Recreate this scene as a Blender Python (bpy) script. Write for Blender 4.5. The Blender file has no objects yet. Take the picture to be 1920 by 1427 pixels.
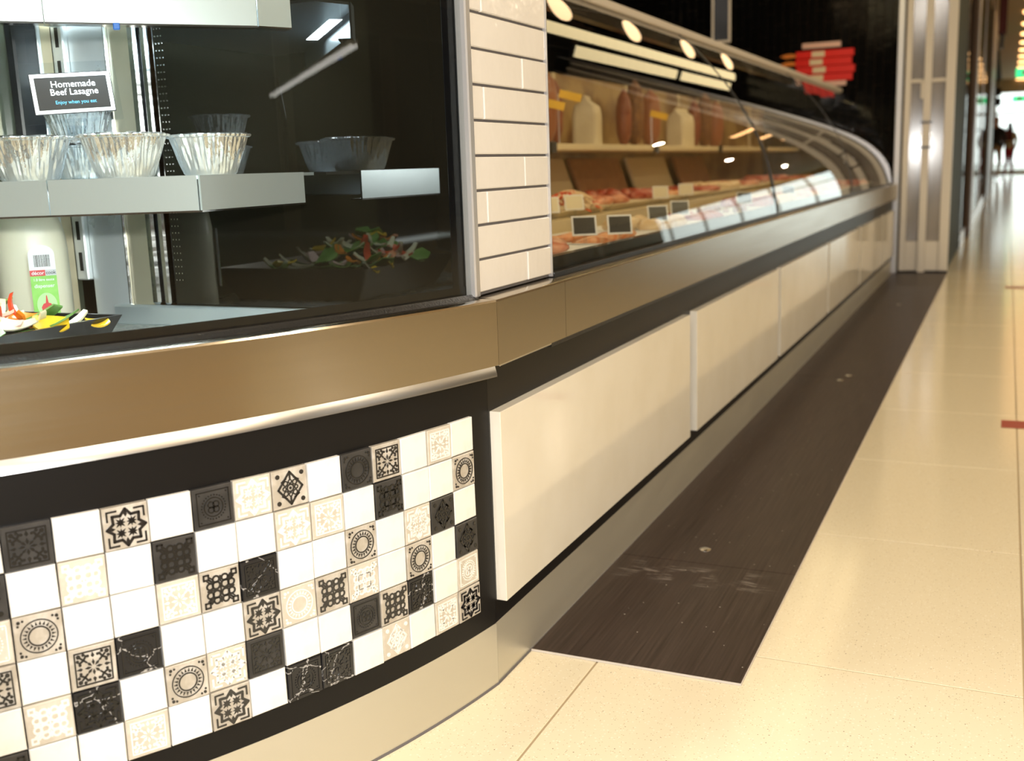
import bpy, math, random
from mathutils import Vector, Matrix
R = random.Random(7)
C = bpy.context.scene.collection
SC = bpy.context.scene
pi = math.pi

# ------------------------------------------------------------------ camera
cam = bpy.data.cameras.new('camera'); camo = bpy.data.objects.new('camera', cam); C.objects.link(camo)
f_px = 2006.44
cam.sensor_fit = 'HORIZONTAL'; cam.sensor_width = 36.0; cam.lens = f_px / 1920 * 36.0
yaw, pitch, roll = -0.43284393, -0.19535484, -0.03419362
fw = Vector((math.sin(yaw)*math.cos(pitch), math.cos(yaw)*math.cos(pitch), math.sin(pitch)))
r0 = Vector((math.cos(yaw), -math.sin(yaw), 0)); u0 = r0.cross(fw)
rt = math.cos(roll)*r0 + math.sin(roll)*u0; up = -math.sin(roll)*r0 + math.cos(roll)*u0
CAM = Vector((0, 0, 0.755))
camo.matrix_world = Matrix(((rt.x, up.x, -fw.x, CAM.x), (rt.y, up.y, -fw.y, CAM.y), (rt.z, up.z, -fw.z, CAM.z), (0, 0, 0, 1)))
cam.dof.use_dof = True; cam.dof.focus_distance = 1.42; cam.dof.aperture_fstop = 5.0
cam.clip_start = 0.02; cam.clip_end = 200
SC.camera = camo

# ------------------------------------------------------------------ daylight, lamps, exposure
SC.view_settings.view_transform = 'Standard'; SC.view_settings.look = 'None'
SC.view_settings.exposure = 0.0; SC.view_settings.gamma = 1.0; SC.view_settings.use_curve_mapping = False
w = bpy.data.worlds.new('sky'); SC.world = w; w.use_nodes = True
bg = w.node_tree.nodes['Background']; bg.inputs[0].default_value = (0.93, 1.0, 0.97, 1); bg.inputs[1].default_value = 2.6

def lamp(name, kind, loc, power, col, size=0.1, size_y=None, rot=None, aim=None, spread=None):
    d = bpy.data.lights.new(name, kind); d.energy = power; d.color = col
    if kind == 'AREA':
        d.size = size
        if size_y: d.shape = 'RECTANGLE'; d.size_y = size_y
        else: d.shape = 'DISK'
        if spread: d.spread = spread
    elif kind == 'POINT': d.shadow_soft_size = size
    elif kind == 'SPOT':
        d.shadow_soft_size = size; d.spot_size = spread or 1.0; d.spot_blend = 0.4
    o = bpy.data.objects.new(name, d); o.location = loc
    if rot: o.rotation_euler = rot
    if aim is not None:
        o.rotation_euler = (Vector(aim) - Vector(loc)).to_track_quat('-Z', 'Y').to_euler()
    C.objects.link(o); return o
# the camera's flash, just above the lens
fl = CAM + up*0.09 + rt*0.0 - fw*0.02
lamp('flash', 'SPOT', fl, 74, (1.0, 0.98, 0.95), size=0.02, aim=fl + fw*2 + Vector((0.12, 0, 0)), spread=1.35)
# mall ceiling lamps (warm), some added out of view to brighten the floor
WARM = (1.0, 0.85, 0.61)
for i, (x, y, p) in enumerate([(1.2, 0.6, 42), (1.2, 4.0, 32), (1.2, 8.0, 27), (1.5, 13.0, 26), (2.5, 20, 36), (3.5, 30, 50), (4.5, 6, 40), (4.5, 14, 32), (2.8, 1.6, 65), (3.0, -1.5, 65), (5.5, 2.5, 65), (6.5, 6.5, 36), (2.6, 5.2, 28)]):
    lamp('ceiling_or_fill_lamp', 'AREA', (x, y, 3.12), p*0.72, WARM, size=0.16, rot=(0, 0, 0))
# whiter fill lamps added behind the photographer to light faces turned that way
for x, y, p in ((0.4, -2.6, 70), (0.3, -5.0, 90), (-1.2, -3.6, 60)):
    lamp('ceiling_or_fill_lamp', 'AREA', (x, y, 3.12), p, (1.0, 0.93, 0.84), size=0.16, rot=(0, 0, 0))
# lamp over the staff side of the counter
lamp('service_lamp', 'AREA', (-2.2, 4.0, 3.1), 12, WARM, size=0.4, size_y=2.5, rot=(0, 0, 0))
# unseen fill lamps added to brighten the corner cabinet and the long case
lamp('cabinet_fill', 'AREA', (-1.02, 1.10, 0.985), 2.1, (0.80, 0.93, 1.0), size=0.02, size_y=0.25, rot=(0, 0, -0.75))
lamp('cabinet_fill', 'AREA', (-1.04, 1.03, 0.748), 1.1, (0.80, 0.93, 1.0), size=0.02, size_y=0.25, rot=(0, 0, -1.1))
lamp('cabinet_fill', 'AREA', (-1.15, 1.03, 1.30), 7.0, (0.82, 0.95, 1.0), size=0.05, size_y=0.35, rot=(0, 0, -0.75))
for y in (2.55, 4.4, 6.25):
    lamp('case_fill', 'AREA', (-1.0, y, 1.115), 2.3, (1.0, 0.76, 0.40), size=0.04, size_y=1.7, rot=(0, 0.15, 0))

# ------------------------------------------------------------------ materials
MATS = {}
def newmat(name):
    m = bpy.data.materials.new(name); m.use_nodes = True; MATS[name] = m
    return m, m.node_tree.nodes, m.node_tree.links, m.node_tree.nodes['Principled BSDF']
def pmat(name, col, rough=0.5, metal=0.0, spec=0.5, coat=0.0, ior=None, emit=None, estr=0, trans=0, noise=None, bump=None, colvar=None, coord='Object', alpha=None):
    """noise=(scale xyz, amount) roughness variation; bump=(scale xyz, strength, dist); colvar=(scale xyz, col2, lo, hi)"""
    m, N, L, b = newmat(name)
    b.inputs['Base Color'].default_value = (*col, 1); b.inputs['Roughness'].default_value = rough
    b.inputs['Metallic'].default_value = metal; b.inputs['Specular IOR Level'].default_value = spec
    b.inputs['Coat Weight'].default_value = coat; b.inputs['Coat Roughness'].default_value = 0.05
    if ior: b.inputs['IOR'].default_value = ior
    if emit: b.inputs['Emission Color'].default_value = (*emit, 1); b.inputs['Emission Strength'].default_value = estr
    if trans: b.inputs['Transmission Weight'].default_value = trans
    tc = N.new('ShaderNodeTexCoord')
    def tex(sc, detail=3):
        mp = N.new('ShaderNodeMapping'); mp.inputs['Scale'].default_value = sc; L.new(tc.outputs[coord], mp.inputs['Vector'])
        n = N.new('ShaderNodeTexNoise'); n.inputs['Scale'].default_value = 1; n.inputs['Detail'].default_value = detail
        L.new(mp.outputs[0], n.inputs['Vector']); return n
    if colvar:
        n = tex(colvar[0], 4); mr = N.new('ShaderNodeMapRange'); mr.inputs[1].default_value = colvar[2]; mr.inputs[2].default_value = colvar[3]
        L.new(n.outputs['Fac'], mr.inputs[0]); mx = N.new('ShaderNodeMix'); mx.data_type = 'RGBA'
        mx.inputs[6].default_value = (*col, 1); mx.inputs[7].default_value = (*colvar[1], 1)
        L.new(mr.outputs[0], mx.inputs[0]); L.new(mx.outputs[2], b.inputs['Base Color'])
    if noise:
        n = tex(noise[0]); mr = N.new('ShaderNodeMapRange'); mr.inputs[1].default_value = 0.3; mr.inputs[2].default_value = 0.7
        mr.inputs[3].default_value = max(0, rough - noise[1]); mr.inputs[4].default_value = rough + noise[1]
        L.new(n.outputs['Fac'], mr.inputs[0]); L.new(mr.outputs[0], b.inputs['Roughness'])
    if bump:
        n = tex(bump[0]); bp = N.new('ShaderNodeBump'); bp.inputs['Strength'].default_value = bump[1]; bp.inputs['Distance'].default_value = bump[2]
        L.new(n.outputs['Fac'], bp.inputs['Height']); L.new(bp.outputs[0], b.inputs['Normal'])
    return m
def glassmat(name, tint, ior=1.5, boost=1.0, rough=0.0, extra=0.0):
    m, N, L, b = newmat(name); N.remove(b); out = N['Material Output']
    t = N.new('ShaderNodeBsdfTransparent'); t.inputs[0].default_value = (*tint, 1)
    g = N.new('ShaderNodeBsdfGlossy'); g.inputs['Roughness'].default_value = rough; g.inputs[0].default_value = (1, 1, 1, 1)
    fr = N.new('ShaderNodeFresnel'); fr.inputs[0].default_value = ior
    ml = N.new('ShaderNodeMath'); ml.operation = 'MULTIPLY_ADD'; ml.inputs[1].default_value = boost; ml.inputs[2].default_value = extra; ml.use_clamp = True
    # only the outer face of a pane mirrors; the inner face lets light straight through
    ge = N.new('ShaderNodeNewGeometry'); iv = N.new('ShaderNodeMath'); iv.operation = 'SUBTRACT'; iv.inputs[0].default_value = 1.0; L.new(ge.outputs['Backfacing'], iv.inputs[1])
    ff = N.new('ShaderNodeMath'); ff.operation = 'MULTIPLY'; L.new(fr.outputs[0], ff.inputs[0]); L.new(iv.outputs[0], ff.inputs[1])
    L.new(ff.outputs[0], ml.inputs[0])
    mx = N.new('ShaderNodeMixShader'); L.new(ml.outputs[0], mx.inputs[0]); L.new(t.outputs[0], mx.inputs[1]); L.new(g.outputs[0], mx.inputs[2])
    L.new(mx.outputs[0], out.inputs[0]); return m
def emat(name, col, s):
    return pmat(name, (0.8, 0.8, 0.8), emit=col, estr=s)

pmat('steel_brushed', (0.48, 0.43, 0.355), 0.19, 1.0, noise=((2, 2, 120), 0.03))
pmat('steel_kick', (0.60, 0.57, 0.48), 0.36, 0.55, noise=((5, 5, 30), 0.06), bump=((3, 3, 300), 0.04, 0.0005))
pmat('steel_lip', (0.78, 0.79, 0.81), 0.28, 1.0)
pmat('steel_polished', (0.80, 0.80, 0.80), 0.14, 1.0, noise=((6, 6, 200), 0.05))
pmat('steel_shelf', (0.74, 0.83, 0.87), 0.30, 0.64)
pmat('steel_deck', (0.66, 0.66, 0.62), 0.28, 0.6, noise=((20, 20, 20), 0.03))
pmat('aluminium', (0.84, 0.84, 0.86), 0.32, 0.8)
pmat('rail_satin', (0.66, 0.60, 0.52), 0.5, 0.3)
pmat('black_laminate', (0.007, 0.0065, 0.0065), 0.36, spec=0.22, bump=((60, 60, 300), 0.03, 0.001))
pmat('black_seal', (0.008, 0.008, 0.008), 0.35, bump=((300, 300, 300), 0.35, 0.002))
pmat('black_plastic', (0.010, 0.010, 0.011), 0.22)
pmat('black_frit', (0.006, 0.006, 0.007), 0.10)
pmat('white_panel', (0.83, 0.79, 0.70), 0.07, ior=1.7, colvar=((9, 9, 9), (0.80, 0.755, 0.655), 0.4, 0.65))
pmat('white_tile', (0.78, 0.75, 0.71), 0.12, spec=0.5, bump=((18, 18, 18), 0.22, 0.006))
pmat('grout', (0.13, 0.12, 0.12), 0.9)
pmat('mosaic_white', (0.84, 0.82, 0.78), 0.42, colvar=((38, 38, 38), (0.76, 0.73, 0.67), 0.52, 0.8), bump=((90, 90, 90), 0.10, 0.001))
pmat('mosaic_beige', (0.42, 0.375, 0.31), 0.28, spec=0.7, colvar=((70, 70, 70), (0.58, 0.54, 0.48), 0.45, 0.7), bump=((150, 150, 150), 0.25, 0.001))
pmat('mosaic_cream', (0.53, 0.48, 0.40), 0.40, colvar=((70, 70, 70), (0.62, 0.575, 0.50), 0.4, 0.7))
pmat('mosaic_dark', (0.028, 0.027, 0.026), 0.36, spec=0.4, colvar=((40, 40, 40), (0.05, 0.047, 0.045), 0.4, 0.7))
pmat('relief_black', (0.012, 0.012, 0.014), 0.16, spec=0.8)
pmat('relief_white', (0.85, 0.83, 0.79), 0.35)
pmat('relief_dark', (0.010, 0.010, 0.010), 0.22, spec=0.6)
def veined():
    m, N, L, b = newmat('mosaic_veined'); b.inputs['Roughness'].default_value = 0.16
    tc = N.new('ShaderNodeTexCoord'); oi = N.new('ShaderNodeObjectInfo'); ad = N.new('ShaderNodeVectorMath'); ad.operation = 'ADD'
    mp = N.new('ShaderNodeMapping'); mp.inputs['Scale'].default_value = (26, 34, 26); mp.inputs['Rotation'].default_value = (0.3, 0.7, 0.5)
    L.new(tc.outputs['Object'], mp.inputs[0]); L.new(mp.outputs[0], ad.inputs[0]); L.new(oi.outputs['Location'], ad.inputs[1])
    sc = N.new('ShaderNodeVectorMath'); sc.operation = 'MULTIPLY_ADD'; sc.inputs[1].default_value = (19, 23, 29)
    L.new(oi.outputs['Location'], sc.inputs[0]); L.new(mp.outputs[0], sc.inputs[2])
    n = N.new('ShaderNodeTexNoise'); n.inputs['Scale'].default_value = 1.6; n.inputs['Detail'].default_value = 4; L.new(sc.outputs[0], n.inputs['Vector'])
    v = N.new('ShaderNodeTexVoronoi'); v.feature = 'DISTANCE_TO_EDGE'; v.inputs['Scale'].default_value = 0.8
    a2 = N.new('ShaderNodeVectorMath'); a2.operation = 'ADD'; L.new(sc.outputs[0], a2.inputs[0]); L.new(n.outputs['Color'], a2.inputs[1]); L.new(a2.outputs[0], v.inputs['Vector'])
    r = N.new('ShaderNodeValToRGB'); r.color_ramp.elements[0].color = (0.50, 0.48, 0.46, 1); r.color_ramp.elements[1].color = (0.014, 0.014, 0.016, 1); r.color_ramp.elements[1].position = 0.022
    L.new(v.outputs[0], r.inputs[0]); L.new(r.outputs[0], b.inputs['Base Color'])
veined()
def terrazzo(name, lines=False):
    m, N, L, b = newmat(name); b.inputs['Roughness'].default_value = 0.13; b.inputs['Specular IOR Level'].default_value = 0.4
    tc = N.new('ShaderNodeTexCoord'); oi = N.new('ShaderNodeObjectInfo')
    g = N.new('ShaderNodeNewGeometry')
    def vor(s, th, feat='F1'):
        v = N.new('ShaderNodeTexVoronoi'); v.inputs['Scale'].default_value = s; L.new(g.outputs['Position'], v.inputs['Vector'])
        # keep only some cells: random cell value
        lt = N.new('ShaderNodeMath'); lt.operation = 'LESS_THAN'; lt.inputs[1].default_value = th; L.new(v.outputs['Distance'], lt.inputs[0])
        sp = N.new('ShaderNodeSeparateColor'); L.new(v.outputs['Color'], sp.inputs[0])
        return lt, sp
    base = (0.80, 0.72, 0.54)
    n = N.new('ShaderNodeTexNoise'); n.inputs['Scale'].default_value = 3; L.new(g.outputs['Position'], n.inputs['Vector'])
    mx0 = N.new('ShaderNodeMix'); mx0.data_type = 'RGBA'; mx0.inputs[6].default_value = (*base, 1); mx0.inputs[7].default_value = (0.775, 0.69, 0.505, 1); L.new(n.outputs[0], mx0.inputs[0])
    last = mx0.outputs[2]
    for s, th, keep, col in ((330, 0.30, 0.16, (0.58, 0.47, 0.31)), (210, 0.20, 0.035, (0.26, 0.19, 0.12)), (240, 0.35, 0.20, (0.85, 0.79, 0.64))):
        lt, sp = vor(s, th); k = N.new('ShaderNodeMath'); k.operation = 'LESS_THAN'; k.inputs[1].default_value = keep; L.new(sp.outputs[0], k.inputs[0])
        mu = N.new('ShaderNodeMath'); mu.operation = 'MULTIPLY'; L.new(lt.outputs[0], mu.inputs[0]); L.new(k.outputs[0], mu.inputs[1])
        mx = N.new('ShaderNodeMix'); mx.data_type = 'RGBA'; mx.inputs[7].default_value = (*col, 1); L.new(mu.outputs[0], mx.inputs[0]); L.new(last, mx.inputs[6]); last = mx.outputs[2]
    L.new(last, b.inputs['Base Color'])
terrazzo('terrazzo')
pmat('floor_joint', (0.40, 0.31, 0.19), 0.8)
def wenge():
    m, N, L, b = newmat('wenge_vinyl'); b.inputs['Roughness'].default_value = 0.42; b.inputs['Specular IOR Level'].default_value = 0.3
    g = N.new('ShaderNodeNewGeometry')
    mp = N.new('ShaderNodeMapping'); mp.inputs['Scale'].default_value = (260, 5, 1); L.new(g.outputs['Position'], mp.inputs[0])
    n = N.new('ShaderNodeTexNoise'); n.inputs['Scale'].default_value = 1; n.inputs['Detail'].default_value = 5; L.new(mp.outputs[0], n.inputs['Vector'])
    r = N.new('ShaderNodeValToRGB'); r.color_ramp.elements[0].color = (0.022, 0.013, 0.010, 1); r.color_ramp.elements[1].color = (0.058, 0.039, 0.032, 1)
    r.color_ramp.elements[0].position = 0.3; r.color_ramp.elements[1].position = 0.72; L.new(n.outputs[0], r.inputs[0])
    # scuffed adhesive patches across the joint of the first board, and dust specks
    sx = N.new('ShaderNodeSeparateXYZ'); L.new(g.outputs['Position'], sx.inputs[0])
    def band(sock, c, hw):
        a = N.new('ShaderNodeMath'); a.operation = 'SUBTRACT'; a.inputs[1].default_value = c; L.new(sock, a.inputs[0])
        ab = N.new('ShaderNodeMath'); ab.operation = 'ABSOLUTE'; L.new(a.outputs[0], ab.inputs[0])
        mr = N.new('ShaderNodeMapRange'); mr.inputs[1].default_value = hw; mr.inputs[2].default_value = hw*0.55; L.new(ab.outputs[0], mr.inputs[0]); return mr.outputs[0]
    mp2 = N.new('ShaderNodeMapping'); mp2.inputs['Scale'].default_value = (22, 190, 1); L.new(g.outputs['Position'], mp2.inputs[0])
    n2 = N.new('ShaderNodeTexNoise'); n2.inputs['Scale'].default_value = 1; n2.inputs['Detail'].default_value = 4; L.new(mp2.outputs[0], n2.inputs['Vector'])
    n3 = N.new('ShaderNodeTexNoise'); n3.inputs['Scale'].default_value = 17; L.new(g.outputs['Position'], n3.inputs['Vector'])
    t2 = N.new('ShaderNodeMapRange'); t2.inputs[1].default_value = 0.48; t2.inputs[2].default_value = 0.66; L.new(n2.outputs[0], t2.inputs[0])
    t3 = N.new('ShaderNodeMapRange'); t3.inputs[1].default_value = 0.47; t3.inputs[2].default_value = 0.56; L.new(n3.outputs[0], t3.inputs[0])
    mm = t2.outputs[0]
    for s in (t3.outputs[0], band(sx.outputs[1], 1.835, 0.055), band(sx.outputs[0], -0.49, 0.17)):
        k = N.new('ShaderNodeMath'); k.operation = 'MULTIPLY'; L.new(mm, k.inputs[0]); L.new(s, k.inputs[1]); mm = k.outputs[0]
    v = N.new('ShaderNodeTexVoronoi'); v.inputs['Scale'].default_value = 70; L.new(g.outputs['Position'], v.inputs['Vector'])
    lt = N.new('ShaderNodeMath'); lt.operation = 'LESS_THAN'; lt.inputs[1].default_value = 0.085; L.new(v.outputs['Distance'], lt.inputs[0])
    sp = N.new('ShaderNodeSeparateColor'); L.new(v.outputs['Color'], sp.inputs[0]); k2 = N.new('ShaderNodeMath'); k2.operation = 'LESS_THAN'; k2.inputs[1].default_value = 0.16; L.new(sp.outputs[0], k2.inputs[0])
    k3 = N.new('ShaderNodeMath'); k3.operation = 'MULTIPLY'; L.new(lt.outputs[0], k3.inputs[0]); L.new(k2.outputs[0], k3.inputs[1])
    mx = N.new('ShaderNodeMix'); mx.data_type = 'RGBA'; L.new(mm, mx.inputs[0]); L.new(r.outputs[0], mx.inputs[6]); mx.inputs[7].default_value = (0.22, 0.19, 0.17, 1)
    mx2 = N.new('ShaderNodeMix'); mx2.data_type = 'RGBA'; L.new(k3.outputs[0], mx2.inputs[0]); L.new(mx.outputs[2], mx2.inputs[6]); mx2.inputs[7].default_value = (0.5, 0.47, 0.43, 1)
    L.new(mx2.outputs[2], b.inputs['Base Color'])
    bp = N.new('ShaderNodeBump'); bp.inputs['Strength'].default_value = 0.12; bp.inputs['Distance'].default_value = 0.001; L.new(n.outputs[0], bp.inputs['Height']); L.new(bp.outputs[0], b.inputs['Normal'])
wenge()
pmat('board_edge', (0.62, 0.57, 0.52), 0.5)
glassmat('glass_clear', (0.93, 0.95, 0.94), 1.45, 0.8)
glassmat('glass_curved', (0.93, 0.92, 0.87), 1.5, 0.95)
glassmat('acrylic', (0.95, 0.97, 0.98), 1.4, 0.8, 0.02)
pmat('glass_dark', (0.010, 0.008, 0.005), 0.02, ior=1.72)
pmat('cream_metal', (0.72, 0.66, 0.50), 0.30, 0.6); pmat('steel_bright', (0.84, 0.88, 0.90), 0.32, 0.45, noise=((18, 18, 18), 0.05))
pmat('glass_green', (0.10, 0.11, 0.08), 0.04, ior=2.0)
pmat('glass_frosted', (0.22, 0.20, 0.18), 0.14, ior=1.9, colvar=((8, 8, 3), (0.34, 0.31, 0.28), 0.4, 0.7))
glassmat('glass_shop', (0.35, 0.36, 0.30), 1.5, 0.45)
pmat('white_frame', (0.80, 0.76, 0.70), 0.35)
pmat('white_plastic', (0.82, 0.82, 0.82), 0.35)
pmat('cream_plastic', (0.78, 0.72, 0.55), 0.30, spec=0.4)
pmat('foil', (0.90, 0.91, 0.91), 0.15, 0.80, bump=((120, 120, 40), 0.5, 0.004))
pmat('foil_film', (0.85, 0.83, 0.82), 0.2, 0.85, bump=((40, 40, 40), 0.8, 0.01))
pmat('food_brown', (0.14, 0.05, 0.02), 0.5, colvar=((60, 60, 60), (0.30, 0.14, 0.05), 0.4, 0.7))
pmat('card_black', (0.018, 0.017, 0.017), 0.3)
pmat('card_white', (0.85, 0.85, 0.85), 0.4)
pmat('card_cream', (0.80, 0.72, 0.52), 0.45)
pmat('ink_blue', (0.10, 0.42, 0.62), 0.5)
pmat('clip_blue', (0.02, 0.16, 0.65), 0.4)
pmat('label_green', (0.24, 0.58, 0.08), 0.35, colvar=((40, 40, 40), (0.30, 0.66, 0.12), 0.4, 0.6))
pmat('label_palegreen', (0.50, 0.78, 0.34), 0.35)
pmat('label_red', (0.65, 0.04, 0.04), 0.35)
pmat('label_grey', (0.55, 0.55, 0.56), 0.35)
pmat('pepper_red', (0.75, 0.07, 0.02), 0.25); pmat('pepper_orange', (0.85, 0.25, 0.02), 0.28); pmat('pepper_yellow', (0.88, 0.58, 0.03), 0.28)
pmat('cabbage', (0.78, 0.73, 0.50), 0.35, colvar=((40, 40, 40), (0.86, 0.83, 0.66), 0.4, 0.7)); pmat('leaf_green', (0.12, 0.30, 0.05), 0.35, colvar=((30, 30, 30), (0.24, 0.45, 0.12), 0.4, 0.7))
pmat('radish', (0.80, 0.55, 0.48), 0.35); pmat('onion_skin', (0.45, 0.10, 0.12), 0.3)
pmat('meat_pink', (0.62, 0.20, 0.12), 0.28, colvar=((26, 26, 26), (0.80, 0.42, 0.28), 0.45, 0.65))
pmat('meat_red', (0.42, 0.06, 0.035), 0.28, colvar=((30, 30, 30), (0.62, 0.22, 0.14), 0.5, 0.7))
pmat('salmon', (0.80, 0.28, 0.10), 0.28, colvar=((20, 60, 20), (0.85, 0.45, 0.25), 0.45, 0.6))
pmat('chicken', (0.78, 0.58, 0.36), 0.3, colvar=((26, 26, 26), (0.82, 0.68, 0.48), 0.4, 0.7))
pmat('sausage', (0.34, 0.12, 0.06), 0.3)
pmat('cured_red', (0.22, 0.045, 0.025), 0.4, colvar=((50, 50, 50), (0.30, 0.10, 0.05), 0.4, 0.7))
pmat('board_brown', (0.30, 0.13, 0.06), 0.4, colvar=((4, 30, 30), (0.38, 0.19, 0.09), 0.4, 0.7))
pmat('case_back', (0.40, 0.27, 0.11), 0.3, colvar=((7, 5, 6), (0.15, 0.065, 0.02), 0.42, 0.60))
pmat('case_cream', (0.72, 0.62, 0.42), 0.35)
pmat('paper_bag', (0.72, 0.64, 0.48), 0.7, bump=((20, 20, 20), 0.3, 0.01))
pmat('tag_yellow', (0.85, 0.52, 0.03), 0.5)
pmat('black_tile', (0.004, 0.004, 0.004), 0.12, spec=0.22, bump=((14, 14, 14), 0.25, 0.006))
pmat('black_grout', (0.09, 0.05, 0.03), 0.9)
pmat('black_paint', (0.010, 0.010, 0.010), 0.7)
pmat('sign_red', (0.62, 0.014, 0.007), 0.35, emit=(0.8, 0.012, 0.004), estr=0.12)  # faint glow put into the red; the strips are no lamp
pmat('sign_cream', (0.80, 0.70, 0.50), 0.4); pmat('sign_pink', (0.82, 0.55, 0.48), 0.4); pmat('sign_orange', (0.80, 0.25, 0.03), 0.4)
pmat('exit_green', (0.02, 0.45, 0.15), 0.4, emit=(0.05, 0.9, 0.3), estr=1.6)
pmat('banner_red', (0.10, 0.01, 0.012), 0.6)
pmat('tape_red', (0.36, 0.05, 0.025), 0.4)
pmat('stud', (0.80, 0.78, 0.74), 0.25, 1.0)
pmat('ceiling_cream', (0.62, 0.48, 0.28), 0.7); pmat('ceiling_dark', (0.02, 0.02, 0.02), 0.8)
pmat('wall_cream', (0.62, 0.52, 0.36), 0.6); pmat('wall_brown', (0.10, 0.06, 0.04), 0.6); pmat('wall_green', (0.05, 0.055, 0.032), 0.6, spec=0.08); pmat('wall_grey', (0.20, 0.17, 0.14), 0.4); pmat('wall_shop', (0.22, 0.17, 0.11), 0.5); pmat('wall_dark', (0.035, 0.024, 0.016), 0.6)
emat('lamp_warm', (1.0, 0.55, 0.22), 5.0); emat('lamp_tube', (1.0, 0.80, 0.42), 2.0); emat('lamp_disc', (1.0, 0.68, 0.36), 3.3); emat('led_white', (1.0, 0.97, 0.90), 9.0)
pmat('skin', (0.55, 0.33, 0.24), 0.5); pmat('cloth_black', (0.012, 0.012, 0.014), 0.8); pmat('cloth_beige', (0.50, 0.40, 0.28), 0.8); pmat('cloth_red', (0.40, 0.02, 0.03), 0.8); pmat('hair', (0.02, 0.014, 0.01), 0.5)
pmat('pavement', (0.5, 0.5, 0.48), 0.8)

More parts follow.
